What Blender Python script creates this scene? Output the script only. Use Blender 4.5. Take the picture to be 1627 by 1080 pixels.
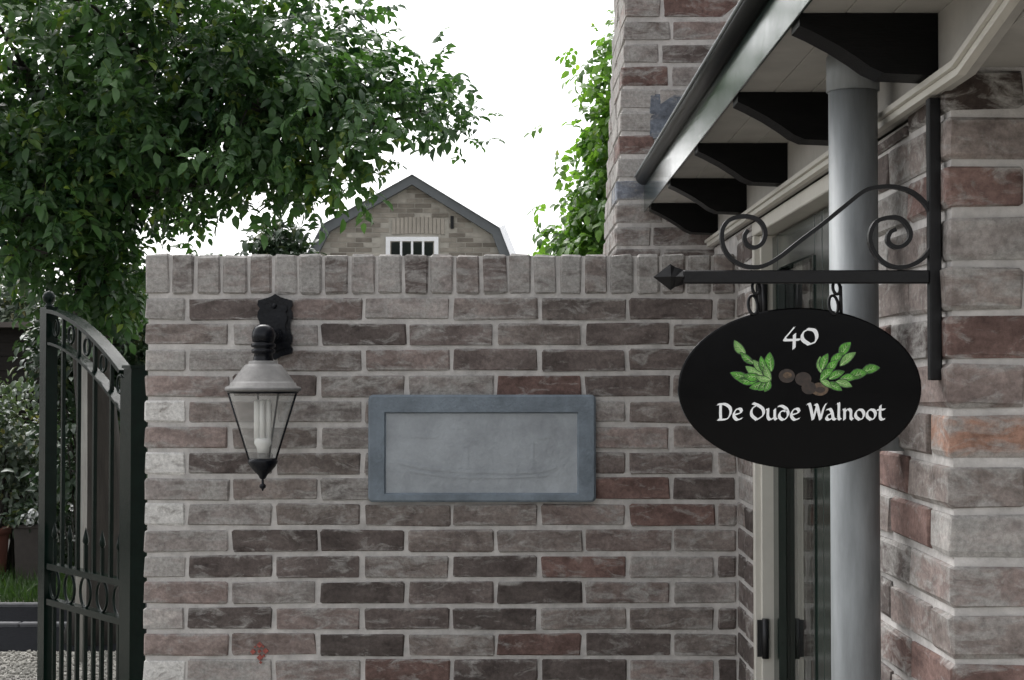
import bpy, math, random
import numpy as np
from mathutils import Vector, Matrix, Euler

random.seed(7)
rng = np.random.default_rng(11)
SC = bpy.context.scene
COL = SC.collection
for o in list(bpy.data.objects):
    bpy.data.objects.remove(o)

# ------------------------------------------------------------------ camera
CAM_Z = 1.60
F = 2500.0                      # focal length in photo pixels (1627 wide)
PITCH = math.atan(65.0 / F)
cam_d = bpy.data.cameras.new('camera')
cam = bpy.data.objects.new('camera', cam_d)
COL.objects.link(cam)
cam.location = (0, 0, CAM_Z)
cam.rotation_euler = (math.radians(90) + PITCH, 0, 0)
cam_d.sensor_width = 36.0
cam_d.lens = 36.0 * F / 1627.0
cam_d.clip_start = 0.05
cam_d.clip_end = 600
SC.camera = cam

# ------------------------------------------------------------------ sky and sun (overcast)
SUN_EL = math.radians(54)
SUN_AZ = math.radians(336)       # compass-like: 0 = +Y, clockwise; ahead of the camera, to the left
w = bpy.data.worlds.new('World')
SC.world = w
w.use_nodes = True
nt = w.node_tree
nt.nodes.clear()
out = nt.nodes.new('ShaderNodeOutputWorld')
bg = nt.nodes.new('ShaderNodeBackground')
sky = nt.nodes.new('ShaderNodeTexSky')
hs = nt.nodes.new('ShaderNodeHueSaturation')
sky.sky_type = 'NISHITA'
sky.sun_disc = False
sky.sun_elevation = SUN_EL
sky.sun_rotation = SUN_AZ
sky.dust_density = 4.0
sky.air_density = 1.0
hs.inputs['Saturation'].default_value = 0.10
bg.inputs['Strength'].default_value = 0.15
nt.links.new(sky.outputs[0], hs.inputs['Color'])
nt.links.new(hs.outputs[0], bg.inputs['Color'])
nt.links.new(bg.outputs[0], out.inputs[0])
sd = bpy.data.lights.new('sun', 'SUN')
sd.energy = 0.6
sd.angle = math.radians(60)
sd.color = (1.0, 0.965, 0.92)
sun = bpy.data.objects.new('sun', sd)
COL.objects.link(sun)
to_sun = Vector((math.sin(SUN_AZ) * math.cos(SUN_EL), math.cos(SUN_AZ) * math.cos(SUN_EL), math.sin(SUN_EL)))
sun.rotation_euler = to_sun.to_track_quat('Z', 'Y').to_euler()
sun.location = to_sun * 30
SC.view_settings.view_transform = 'Standard'
SC.view_settings.look = 'None'
SC.view_settings.gamma = 1.0
SC.view_settings.use_curve_mapping = False
SC.view_settings.exposure = 1.38
SC.cycles.max_bounces = 6
SC.cycles.diffuse_bounces = 3
SC.cycles.glossy_bounces = 3
SC.cycles.transmission_bounces = 4
SC.cycles.transparent_max_bounces = 8
SC.cycles.use_adaptive_sampling = True
SC.cycles.adaptive_threshold = 0.02
SC.cycles.caustics_reflective = False
SC.cycles.caustics_refractive = False

# ------------------------------------------------------------------ helpers
def P(x, y, D):
    """world point at depth Y = D that was measured at photo pixel (x, y)"""
    u = (x - 813.5) / F
    v = (540.0 - y) / F
    t = D / (math.cos(PITCH) - v * math.sin(PITCH))
    return Vector((u * t, D, CAM_Z + t * (math.sin(PITCH) + v * math.cos(PITCH))))

def lin(c):
    r = []
    for v in c:
        v /= 255.0
        r.append(v / 12.92 if v <= 0.04045 else ((v + 0.055) / 1.055) ** 2.4)
    return tuple(r)

ORG = {}
def org(o):
    return ORG.get(o.name, Vector((0, 0, 0))) if o else Vector((0, 0, 0))

def tag(o, label=None, cat=None, group=None, kind=None):
    if label: o['label'] = label
    if cat: o['category'] = cat
    if group: o['group'] = group
    if kind: o['kind'] = kind
    return o

def empty(name, loc, label=None, cat=None, group=None, parent=None):
    o = bpy.data.objects.new(name, None)
    COL.objects.link(o)
    loc = Vector(loc)
    o.empty_display_size = 0.1
    if parent:
        o.parent = parent
        o.location = loc - org(parent)
    else:
        o.location = loc
    ORG[o.name] = loc
    return tag(o, label, cat, group)

class MB:
    def __init__(self):
        self.v = []; self.f = []; self.s = []
    def add(self, vs, fs, smooth=False):
        b = len(self.v)
        self.v += [tuple(p) for p in vs]
        self.f += [tuple(i + b for i in f) for f in fs]
        self.s += [smooth] * len(fs)
        return self
    def box(self, x0, x1, y0, y1, z0, z1, bev=0.0):
        if bev <= 0:
            vs = [(x0,y0,z0),(x1,y0,z0),(x1,y1,z0),(x0,y1,z0),(x0,y0,z1),(x1,y0,z1),(x1,y1,z1),(x0,y1,z1)]
            return self.add(vs, [(0,3,2,1),(4,5,6,7),(0,1,5,4),(1,2,6,5),(2,3,7,6),(3,0,4,7)])
        vs, fs = bevel_box(x1-x0, y1-y0, z1-z0, bev)
        c = Vector(((x0+x1)/2, (y0+y1)/2, (z0+z1)/2))
        return self.add([Vector(v) + c for v in vs], fs)
    def prism(self, poly, y0, y1, axis='Y'):
        """poly in the plane across the axis, extruded along it"""
        n = len(poly)
        if axis == 'Y': mk = lambda a, b, t: (a, t, b)
        elif axis == 'X': mk = lambda a, b, t: (t, a, b)
        else: mk = lambda a, b, t: (a, b, t)
        vs = [mk(a, b, y0) for a, b in poly] + [mk(a, b, y1) for a, b in poly]
        fs = [tuple(range(n)), tuple(range(2*n-1, n-1, -1))]
        fs += [(i, n+i, n+(i+1) % n, (i+1) % n) for i in range(n)]
        return self.add(vs, fs)
    def tube(self, pts, rad, n=10, caps=True, smooth=True):
        pts = [Vector(p) for p in pts]
        if not hasattr(rad, '__len__'): rad = [rad] * len(pts)
        vs, fs = [], []
        t0 = (pts[1] - pts[0]).normalized()
        ref = Vector((0, 0, 1)) if abs(t0.z) < 0.9 else Vector((1, 0, 0))
        nrm = t0.cross(ref).normalized()
        for i, p in enumerate(pts):
            a = pts[max(i-1, 0)]; b = pts[min(i+1, len(pts)-1)]
            t = (b - a).normalized()
            nrm = (nrm - t * nrm.dot(t)).normalized()
            bi = t.cross(nrm)
            for k in range(n):
                an = 2*math.pi*k/n
                vs.append(p + (nrm*math.cos(an) + bi*math.sin(an)) * rad[i])
        for i in range(len(pts)-1):
            for k in range(n):
                fs.append((i*n+k, i*n+(k+1) % n, (i+1)*n+(k+1) % n, (i+1)*n+k))
        self.add(vs, fs, smooth)
        if caps:
            b = len(self.v) - len(vs)
            self.f.append(tuple(b + k for k in range(n-1, -1, -1))); self.s.append(False)
            self.f.append(tuple(b + (len(pts)-1)*n + k for k in range(n))); self.s.append(False)
        return self
    def lathe(self, prof, c=(0, 0, 0), n=24, smooth=True):
        """prof: list of (r, z)"""
        c = Vector(c); vs = []; fs = []
        for r, z in prof:
            for k in range(n):
                a = 2*math.pi*(k+0.5)/n
                vs.append(c + Vector((r*math.cos(a), r*math.sin(a), z)))
        for i in range(len(prof)-1):
            for k in range(n):
                fs.append((i*n+k, i*n+(k+1) % n, (i+1)*n+(k+1) % n, (i+1)*n+k))
        return self.add(vs, fs, smooth)
    def sphere(self, c, r, n=10, m=6, sc=(1, 1, 1)):
        prof = [(max(1e-4, math.sin(math.pi*i/m)), -math.cos(math.pi*i/m)) for i in range(m+1)]
        vs = []; fs = []; c = Vector(c)
        for a, z in prof:
            for k in range(n):
                an = 2*math.pi*k/n
                vs.append(c + Vector((a*math.cos(an)*r*sc[0], a*math.sin(an)*r*sc[1], z*r*sc[2])))
        for i in range(m):
            for k in range(n):
                fs.append((i*n+k, i*n+(k+1) % n, (i+1)*n+(k+1) % n, (i+1)*n+k))
        return self.add(vs, fs, True)
    def strip(self, pts, wid, thk):
        """flat bar bent in the XZ plane: wid along Y, thk in the plane"""
        pts = [Vector(p) for p in pts]; vs = []; fs = []
        n = len(pts)
        for i, p in enumerate(pts):
            a = pts[max(i-1, 0)]; b = pts[min(i+1, n-1)]
            t = (b-a); t.y = 0; t.normalize()
            nn = Vector((-t.z, 0, t.x)) * thk/2
            yy = Vector((0, wid/2, 0))
            vs += [p+nn-yy, p+nn+yy, p-nn+yy, p-nn-yy]
        for i in range(n-1):
            for k in range(4):
                fs.append((i*4+k, i*4+(k+1) % 4, (i+1)*4+(k+1) % 4, (i+1)*4+k))
        fs.append((3, 2, 1, 0)); fs.append(tuple((n-1)*4+k for k in range(4)))
        return self.add(vs, fs)
    def build(self, name, mat, parent=None, label=None, kind=None):
        me = bpy.data.meshes.new(name)
        b = org(parent)
        me.from_pydata([(x-b.x, y-b.y, z-b.z) for x, y, z in self.v], [], self.f)
        me.polygons.foreach_set('use_smooth', self.s)
        import bmesh
        bm = bmesh.new(); bm.from_mesh(me)
        bmesh.ops.recalc_face_normals(bm, faces=bm.faces)
        bm.to_mesh(me); bm.free()
        me.update()
        me.materials.append(mat)
        o = bpy.data.objects.new(name, me)
        COL.objects.link(o)
        if parent:
            o.parent = parent
        ORG[o.name] = b.copy()
        return tag(o, label, kind=kind)

def bevel_box(dx, dy, dz, b, jit=0.0, r=None):
    hx, hy, hz = dx/2, dy/2, dz/2
    vs = []; idx = {}
    for sx in (-1, 1):
        for sy in (-1, 1):
            for sz in (-1, 1):
                for ax in range(3):
                    p = [sx*(hx-b), sy*(hy-b), sz*(hz-b)]
                    p[ax] = (sx*hx, sy*hy, sz*hz)[ax]
                    if r: p = [c + r.uniform(-jit, jit) for c in p]
                    idx[(sx, sy, sz, ax)] = len(vs); vs.append(p)
    fs = []
    I = lambda a, b_, c, k: idx[(a, b_, c, k)]
    for s in (-1, 1):
        q = [(-1,-1),(1,-1),(1,1),(-1,1)]
        fs.append([I(s, a, c, 0) for a, c in q]); fs.append([I(a, s, c, 1) for a, c in q]); fs.append([I(a, c, s, 2) for a, c in q])
    for a in (-1, 1):
        for c in (-1, 1):
            fs.append([I(-1,a,c,1), I(1,a,c,1), I(1,a,c,2), I(-1,a,c,2)])
            fs.append([I(a,-1,c,0), I(a,1,c,0), I(a,1,c,2), I(a,-1,c,2)])
            fs.append([I(a,c,-1,0), I(a,c,1,0), I(a,c,1,1), I(a,c,-1,1)])
    for a in (-1, 1):
        for c in (-1, 1):
            for e in (-1, 1):
                fs.append([I(a,c,e,0), I(a,c,e,1), I(a,c,e,2)])
    return vs, fs

def smooth_pts(pts, n=8):
    """Catmull-Rom through 2-D or 3-D points"""
    pts = [Vector(p) for p in pts]
    q = [pts[0]*2 - pts[1]] + pts + [pts[-1]*2 - pts[-2]]
    res = []
    for i in range(1, len(q)-2):
        p0, p1, p2, p3 = q[i-1], q[i], q[i+1], q[i+2]
        for k in range(n):
            t = k/n
            res.append(0.5*((2*p1) + (p2-p0)*t + (2*p0-5*p1+4*p2-p3)*t*t + (3*p1-p0-3*p2+p3)*t**3))
    res.append(pts[-1])
    return res

# ------------------------------------------------------------------ materials
def new_mat(name):
    m = bpy.data.materials.new(name); m.use_nodes = True
    n = m.node_tree.nodes; l = m.node_tree.links
    return m, n, l, n['Principled BSDF']

def N(n, t, **kw):
    x = n.new(t)
    for k, v in kw.items(): setattr(x, k, v)
    return x

def ramp(n, a, b, ca=(0,0,0,1), cb=(1,1,1,1)):
    r = n.new('ShaderNodeValToRGB')
    r.color_ramp.elements[0].position = a; r.color_ramp.elements[0].color = ca
    r.color_ramp.elements[1].position = b; r.color_ramp.elements[1].color = cb
    return r

def mixc(n, l, fac, a, b, mode='MIX'):
    m = n.new('ShaderNodeMix'); m.data_type = 'RGBA'; m.blend_type = mode
    for sock, v in ((m.inputs[0], fac), (m.inputs[6], a), (m.inputs[7], b)):
        if hasattr(v, 'is_linked') or hasattr(v, 'links'): l.new(v, sock)
        elif isinstance(v, (int, float)): sock.default_value = v
        else: sock.default_value = (*v, 1) if len(v) == 3 else v
    return m.outputs[2]

def simple(name, col, rough=0.5, metal=0.0, var=0.15, scale=20.0, bump=0.0, bscale=60.0, spec=0.5, stretch=None, rvar=0.0, coat=0.0):
    m, n, l, b = new_mat(name)
    tc = N(n, 'ShaderNodeTexCoord')
    vec = tc.outputs['Object']
    if stretch:
        mp = N(n, 'ShaderNodeMapping'); mp.inputs['Scale'].default_value = stretch
        l.new(vec, mp.inputs[0]); vec = mp.outputs[0]
    ns = N(n, 'ShaderNodeTexNoise'); ns.inputs['Scale'].default_value = scale; ns.inputs['Detail'].default_value = 7; ns.inputs['Roughness'].default_value = 0.65
    l.new(vec, ns.inputs['Vector'])
    r = ramp(n, 0.3, 0.72, (*[c*(1-var) for c in col], 1), (*[min(1, c*(1+var)) for c in col], 1))
    l.new(ns.outputs[0], r.inputs[0]); l.new(r.outputs[0], b.inputs['Base Color'])
    b.inputs['Roughness'].default_value = rough
    b.inputs['Metallic'].default_value = metal
    b.inputs['Specular IOR Level'].default_value = spec
    b.inputs['Coat Weight'].default_value = coat
    if rvar:
        mr = N(n, 'ShaderNodeMapRange'); mr.inputs[3].default_value = rough-rvar; mr.inputs[4].default_value = rough+rvar
        l.new(ns.outputs[0], mr.inputs[0]); l.new(mr.outputs[0], b.inputs['Roughness'])
    if bump:
        n2 = N(n, 'ShaderNodeTexNoise'); n2.inputs['Scale'].default_value = bscale; n2.inputs['Detail'].default_value = 6
        l.new(vec, n2.inputs['Vector'])
        bp = N(n, 'ShaderNodeBump'); bp.inputs['Strength'].default_value = bump; bp.inputs['Distance'].default_value = 0.004
        l.new(n2.outputs[0], bp.inputs['Height']); l.new(bp.outputs[0], b.inputs['Normal'])
    return m

def brick_material():
    m, n, l, b = new_mat('brick_clay')
    oi = N(n, 'ShaderNodeObjectInfo'); tc = N(n, 'ShaderNodeTexCoord')
    mul = N(n, 'ShaderNodeVectorMath', operation='SCALE'); mul.inputs[0].default_value = (37.1, 61.7, 23.3)
    l.new(oi.outputs['Random'], mul.inputs['Scale'])
    add = N(n, 'ShaderNodeVectorMath', operation='ADD')
    l.new(tc.outputs['Object'], add.inputs[0]); l.new(mul.outputs[0], add.inputs[1])
    v = add.outputs[0]
    def noise(scale, detail=6, rough=0.6, dist=0.0, st=None):
        vv = v
        if st:
            mp = N(n, 'ShaderNodeMapping'); mp.inputs['Scale'].default_value = st
            l.new(v, mp.inputs[0]); vv = mp.outputs[0]
        x = N(n, 'ShaderNodeTexNoise'); x.inputs['Scale'].default_value = scale; x.inputs['Detail'].default_value = detail
        x.inputs['Roughness'].default_value = rough; x.inputs['Distortion'].default_value = dist
        l.new(vv, x.inputs['Vector']); return x.outputs[0]
    big = noise(17, 3, 0.65, 0.5, (0.7, 0.7, 1.3)); fine = noise(110, 6, 0.78); smear = noise(26, 5, 0.68, 0.8, (0.6, 0.6, 1.5))
    r1 = ramp(n, 0.30, 0.70, (0.60, 0.575, 0.57, 1), (1.42, 1.42, 1.41, 1)); l.new(big, r1.inputs[0])
    c = mixc(n, l, 1.0, oi.outputs['Color'], r1.outputs[0], 'MULTIPLY')
    r2 = ramp(n, 0.32, 0.68, (0.66, 0.66, 0.66, 1), (1.3, 1.3, 1.3, 1)); l.new(fine, r2.inputs[0])
    c = mixc(n, l, 1.0, c, r2.outputs[0], 'MULTIPLY')
    # lime and mortar smears, amount per brick in the alpha of its colour
    s1 = N(n, 'ShaderNodeMath', operation='ADD'); l.new(smear, s1.inputs[0])
    s2 = N(n, 'ShaderNodeMath', operation='MULTIPLY'); l.new(oi.outputs['Alpha'], s2.inputs[0]); s2.inputs[1].default_value = 0.42
    l.new(s2.outputs[0], s1.inputs[1])
    sx = N(n, 'ShaderNodeSeparateXYZ'); l.new(tc.outputs['Generated'], sx.inputs[0])
    ez = N(n, 'ShaderNodeMath', operation='SUBTRACT'); l.new(sx.outputs[2], ez.inputs[0]); ez.inputs[1].default_value = 0.5
    ea = N(n, 'ShaderNodeMath', operation='ABSOLUTE'); l.new(ez.outputs[0], ea.inputs[0])
    er_ = N(n, 'ShaderNodeMapRange'); er_.inputs[1].default_value = 0.30; er_.inputs[2].default_value = 0.5; er_.inputs[3].default_value = 0.0; er_.inputs[4].default_value = 0.13
    l.new(ea.outputs[0], er_.inputs[0])
    s3 = N(n, 'ShaderNodeMath', operation='ADD'); l.new(s1.outputs[0], s3.inputs[0]); l.new(er_.outputs[0], s3.inputs[1])
    s1 = s3
    ge = N(n, 'ShaderNodeNewGeometry')
    wn = N(n, 'ShaderNodeTexNoise'); wn.inputs['Scale'].default_value = 2.6; wn.inputs['Detail'].default_value = 3
    wm = N(n, 'ShaderNodeMapping'); wm.inputs['Scale'].default_value = (1.4, 1.4, 0.7); l.new(ge.outputs['Position'], wm.inputs[0]); l.new(wm.outputs[0], wn.inputs['Vector'])
    wr2 = ramp(n, 0.32, 0.68, (0.80, 0.80, 0.79, 1), (1.18, 1.17, 1.16, 1)); l.new(wn.outputs[0], wr2.inputs[0])
    c = mixc(n, l, 1.0, c, wr2.outputs[0], 'MULTIPLY')
    rs = ramp(n, 0.60, 0.78); l.new(s1.outputs[0], rs.inputs[0])
    wr = ramp(n, 0.62, 0.655); l.new(oi.outputs['Alpha'], wr.inputs[0])
    sm = mixc(n, l, wr.outputs[0], (0.34, 0.33, 0.315), (0.66, 0.65, 0.63))
    sm = mixc(n, l, 1.0, sm, r2.outputs[0], 'MULTIPLY')
    smf = N(n, 'ShaderNodeMath', operation='MULTIPLY'); l.new(rs.outputs[0], smf.inputs[0]); smf.inputs[1].default_value = 0.85
    c = mixc(n, l, smf.outputs[0], c, sm)
    l.new(c, b.inputs['Base Color'])
    b.inputs['Roughness'].default_value = 0.88; b.inputs['Specular IOR Level'].default_value = 0.3
    mx3 = N(n, 'ShaderNodeMath', operation='MULTIPLY_ADD'); l.new(fine, mx3.inputs[0]); mx3.inputs[1].default_value = 0.5; l.new(big, mx3.inputs[2])
    bp = N(n, 'ShaderNodeBump'); bp.inputs['Strength'].default_value = 0.75; bp.inputs['Distance'].default_value = 0.004
    l.new(mx3.outputs[0], bp.inputs['Height']); l.new(bp.outputs[0], b.inputs['Normal'])
    return m

def leaf_material(name, dark, light, trans=0.3, rough=0.42):
    m, n, l, b = new_mat(name)
    at = N(n, 'ShaderNodeAttribute'); at.attribute_name = 'tone'
    oi = N(n, 'ShaderNodeObjectInfo')
    ad = N(n, 'ShaderNodeMath', operation='MULTIPLY_ADD'); l.new(oi.outputs['Random'], ad.inputs[0]); ad.inputs[1].default_value = 0.12; l.new(at.outputs['Fac'], ad.inputs[2])
    r = ramp(n, 0.05, 0.92, (*dark, 1), (*light, 1)); e_ = r.color_ramp.elements.new(1.0); e_.color = (light[0]*1.9, light[1]*1.35, light[2]*0.8, 1)
    l.new(ad.outputs[0], r.inputs[0])
    l.new(r.outputs[0], b.inputs['Base Color'])
    b.inputs['Roughness'].default_value = rough; b.inputs['Specular IOR Level'].default_value = 0.45
    tr = N(n, 'ShaderNodeBsdfTranslucent')
    tcol = mixc(n, l, 1.0, r.outputs[0], (1.5, 1.7, 0.7), 'MULTIPLY'); l.new(tcol, tr.inputs[0])
    ms = N(n, 'ShaderNodeMixShader'); ms.inputs[0].default_value = trans
    l.new(b.outputs[0], ms.inputs[1]); l.new(tr.outputs[0], ms.inputs[2])
    l.new(ms.outputs[0], n['Material Output'].inputs[0])
    return m

def glass_material(name, tint=(0.95, 0.97, 0.96), ior=1.5, rough=0.0, haze=0.0):
    m, n, l, b = new_mat(name)
    n.remove(b)
    tr = N(n, 'ShaderNodeBsdfTransparent'); tr.inputs[0].default_value = (*tint, 1)
    gl = N(n, 'ShaderNodeBsdfGlossy'); gl.inputs['Roughness'].default_value = rough; gl.inputs[0].default_value = (0.95, 0.95, 0.95, 1)
    fr = N(n, 'ShaderNodeFresnel'); fr.inputs[0].default_value = ior
    ms = N(n, 'ShaderNodeMixShader')
    ge = N(n, 'ShaderNodeNewGeometry'); mr = N(n, 'ShaderNodeMapRange'); mr.inputs[3].default_value = ior; mr.inputs[4].default_value = 1/ior
    l.new(ge.outputs['Backfacing'], mr.inputs[0]); l.new(mr.outputs[0], fr.inputs[0])
    l.new(fr.outputs[0], ms.inputs[0]); l.new(tr.outputs[0], ms.inputs[1]); l.new(gl.outputs[0], ms.inputs[2])
    last = ms.outputs[0]
    if haze:
        df = N(n, 'ShaderNodeBsdfDiffuse'); df.inputs[0].default_value = (0.55, 0.55, 0.54, 1)
        m2 = N(n, 'ShaderNodeMixShader'); m2.inputs[0].default_value = haze
        l.new(last, m2.inputs[1]); l.new(df.outputs[0], m2.inputs[2]); last = m2.outputs[0]
    l.new(last, n['Material Output'].inputs[0])
    return m

M = {}
M['brick'] = brick_material()
M['mortar'] = simple('mortar', (0.50, 0.48, 0.465), 0.95, var=0.26, scale=18, bump=0.7, bscale=140, spec=0.2)
M['mortar_dark'] = simple('mortar_old', (0.24, 0.22, 0.20), 0.95, var=0.25, scale=8, bump=0.4, bscale=40, spec=0.2)
M['bluestone'] = simple('bluestone_frame', (0.165, 0.197, 0.23), 0.75, var=0.3, scale=14, bump=0.5, bscale=160, spec=0.3)
M['panelstone'] = simple('bluestone_panel', (0.335, 0.36, 0.385), 0.85, var=0.25, scale=9, bump=0.5, bscale=90, spec=0.25)
M['iron'] = simple('black_iron', (0.005, 0.005, 0.006), 0.42, var=0.4, scale=40, bump=0.15, bscale=120, spec=0.25, rvar=0.12)
M['lamp_black'] = simple('lamp_black_paint', (0.005, 0.006, 0.009), 0.24, var=0.4, scale=30, bump=0.15, bscale=90, spec=0.2)
M['lamp_grey'] = simple('lamp_weathered_cap', (0.165, 0.16, 0.155), 0.6, var=0.3, scale=25, bump=0.2, bscale=90)
M['glass'] = glass_material('lamp_glass', (0.95, 0.955, 0.945), haze=0.2)
M['bulb'] = simple('white_bulb_tube', (0.93, 0.93, 0.92), 0.35, var=0.02)
M['window_glass'] = glass_material('window_glass', (0.80, 0.84, 0.82))
M['sign_black'] = simple('sign_black_enamel', (0.002, 0.002, 0.0025), 0.13, var=0.3, scale=8, bump=0.06, bscale=14, spec=0.13, rvar=0.06)
M['sign_white'] = simple('sign_white_paint', (0.88, 0.89, 0.90), 0.5, var=0.04)
M['sign_green'] = simple('sign_green_paint', (0.065, 0.26, 0.018), 0.5, var=0.8, scale=140)
M['sign_green2'] = simple('sign_pale_green_paint', (0.17, 0.36, 0.09), 0.5, var=0.6, scale=140)
M['sign_deep'] = simple('sign_deep_green_paint', (0.008, 0.028, 0.008), 0.5)
M['sign_pale'] = simple('sign_leaf_vein_paint', (0.45, 0.60, 0.30), 0.5)
M['sign_brown'] = simple('sign_brown_paint', (0.028, 0.017, 0.012), 0.5, var=0.8, scale=160)
M['sign_tan'] = simple('sign_tan_paint', (0.10, 0.062, 0.035), 0.5, var=0.8, scale=160)
M['zinc'] = simple('zinc', (0.225, 0.24, 0.248), 0.5, metal=0.18, var=0.32, scale=9, bump=0.06, bscale=20, stretch=(3, 3, 0.5), rvar=0.08)
M['black_timber'] = simple('black_painted_timber', (0.004, 0.004, 0.004), 0.5, var=0.35, scale=18, bump=0.2, bscale=70, stretch=(1, 6, 6), spec=0.12)
M['green_gloss'] = simple('dark_green_gloss_paint', (0.012, 0.022, 0.018), 0.14, var=0.3, scale=6, bump=0.16, bscale=5, spec=0.5, coat=0.0, rvar=0.05)
M['gutter'] = simple('dark_gutter', (0.005, 0.006, 0.006), 0.35, metal=0.0, var=0.3, scale=12, bump=0.05, bscale=20, spec=0.15)
M['cream'] = simple('cream_paint', (0.56, 0.54, 0.49), 0.5, var=0.08, scale=10, bump=0.08, bscale=60)
M['soffit'] = simple('soffit_board_paint', (0.36, 0.345, 0.32), 0.6, var=0.16, scale=8, bump=0.1, bscale=60)
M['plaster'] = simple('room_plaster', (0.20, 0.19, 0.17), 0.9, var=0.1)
M['curtain'] = simple('curtain_cloth', (0.36, 0.38, 0.35), 0.9, var=0.1)
M['hinge'] = simple('hinge_steel', (0.03, 0.03, 0.032), 0.4, metal=0.6)
M['roof_tile'] = simple('roof_tile', (0.09, 0.075, 0.068), 0.7, var=0.3, scale=5, bump=0.4, bscale=20)
M['gate_green'] = simple('gate_green_paint', (0.003, 0.008, 0.006), 0.2, var=0.3, scale=25, bump=0.1, bscale=60, spec=0.12, rvar=0.07)
M['barn_trim'] = simple('barn_grey_trim', (0.095, 0.105, 0.112), 0.6, var=0.15, scale=4)
M['barn_white'] = simple('barn_white_trim', (0.82, 0.83, 0.85), 0.5, var=0.04)
M['barn_mortar'] = simple('barn_mortar', (0.36, 0.34, 0.30), 0.95, var=0.2, scale=5)
M['dark_pane'] = simple('dark_window_pane', (0.012, 0.014, 0.015), 0.08, var=0.2, spec=0.6)
M['bark'] = simple('bark', (0.030, 0.026, 0.022), 0.9, var=0.4, scale=6, bump=1.0, bscale=14, stretch=(4, 4, 0.7))
M['walnut_leaf'] = leaf_material('walnut_leaf', (0.010, 0.034, 0.017), (0.075, 0.155, 0.050), 0.3)
M['lime_leaf'] = leaf_material('pale_tree_leaf', (0.045, 0.11, 0.02), (0.16, 0.28, 0.06), 0.42)
M['hedge_leaf'] = leaf_material('hedge_leaf', (0.010, 0.025, 0.013), (0.040, 0.070, 0.036), 0.15)
M['grey_leaf'] = leaf_material('grey_green_leaf', (0.03, 0.05, 0.04), (0.11, 0.14, 0.10), 0.2)
M['grass'] = leaf_material('grass_blade', (0.018, 0.045, 0.010), (0.05, 0.10, 0.022), 0.2)
M['petal'] = simple('white_petal', (0.72, 0.73, 0.72), 0.6, var=0.05)
M['shed_wood'] = simple('dark_stained_plank', (0.014, 0.012, 0.011), 0.8, var=0.35, scale=8, bump=0.4, bscale=30, stretch=(1, 1, 6), spec=0.2)
M['pole_wood'] = simple('weathered_pole', (0.30, 0.29, 0.27), 0.8, var=0.2, scale=10, stretch=(3, 3, 0.4), bump=0.3)
M['planter'] = simple('brown_planter', (0.040, 0.032, 0.028), 0.7, var=0.25)
M['terracotta'] = simple('terracotta', (0.12, 0.042, 0.028), 0.8, var=0.2, scale=10)
M['asphalt'] = simple('asphalt', (0.012, 0.0125, 0.014), 1.0, var=0.25, scale=30, bump=0.4, bscale=80, spec=0.0)
M['kerb'] = simple('kerb_stone', (0.09, 0.09, 0.095), 0.85, var=0.2, scale=12, bump=0.3)
M['gravel'] = simple('gravel_ground', (0.20, 0.19, 0.17), 0.95, var=0.45, scale=45, bump=1.0, bscale=60)
M['pebble'] = simple('pebble', (0.25, 0.24, 0.215), 0.85, var=0.45, scale=9)
M['red_paint'] = simple('red_paint', (0.30, 0.085, 0.07), 0.9, var=0.5, scale=200)

# ------------------------------------------------------------------ bricks
BC = {}
_bn = [0]
def brick(parent, x0, x1, y0, y1, z0, z1, tone, lime=0.2, name='brick', jit=0.0022, bev=0.0038, rot=0.5, push=(0, 0, 0), mat=None):
    k = (round(x1-x0, 3), round(y1-y0, 3), round(z1-z0, 3), random.randrange(5), bev)
    me = BC.get(k)
    if me is None:
        r = random.Random(hash(k))
        vs, fs = bevel_box(k[0], k[1], k[2], bev, jit, r)
        me = bpy.data.meshes.new(name)
        me.from_pydata(vs, [], fs)
        import bmesh
        bm = bmesh.new(); bm.from_mesh(me); bmesh.ops.recalc_face_normals(bm, faces=bm.faces); bm.to_mesh(me); bm.free()
        me.materials.append(mat or M['brick'])
        BC[k] = me
    o = bpy.data.objects.new(name, me)
    COL.objects.link(o)
    o.parent = parent
    o.location = Vector(((x0+x1)/2+push[0], (y0+y1)/2+push[1], (z0+z1)/2+push[2])) - org(parent)
    o.rotation_euler = [math.radians(random.uniform(-rot, rot)) for _ in range(3)]
    o.color = (*tone, lime)
    return o

def tone(code):
    t = {'K': (73, 67, 65), 'D': (84, 77, 75), 'M': (106, 99, 96), 'G': (118, 113, 111), 'L': (130, 126, 124),
         'R': (93, 76, 72), 'P': (110, 100, 97), 'W': (118, 114, 111), 'O': (122, 96, 84), 'B': (100, 105, 114), 'V': (54, 47, 44)}[code]
    j = random.uniform(0.84, 1.18)
    c = lin(t)
    return tuple(v * j * k for v, k in zip(c, (1.37, 1.36, 1.36)))
LIME = {'K': 0.04, 'D': 0.12, 'M': 0.26, 'G': 0.36, 'L': 0.5, 'R': 0.06, 'P': 0.24, 'W': 0.66, 'O': 0.25, 'B': 0.1, 'V': 0.0}
PAL = 'DDMMMGGPPRKL'

COURSE = 0.0633
JOINT = 0.0100
BL = 0.2167 - JOINT            # visible brick length
HB = COURSE - JOINT            # brick height

# ================================================================== GROUND
def sheet(name, x0, x1, y0, y1, z, mat, kind='structure', label=None, cat=None):
    mb = MB().add([(x0,y0,z),(x1,y0,z),(x1,y1,z),(x0,y1,z)], [(0,1,2,3)])
    return mb.build(name, mat, None, label, kind)
sheet('ground', -150, 150, -150, 150, 0.0, M['gravel'])
road = MB().box(-30, -1.9, 9.35, 10.25, -0.05, 0.004).build('path', M['asphalt'], None, None, 'structure')
lane = MB().box(-30, -1.9, 10.32, 11.15, -0.05, 0.004).build('road', M['asphalt'], None, None, 'structure')

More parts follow.
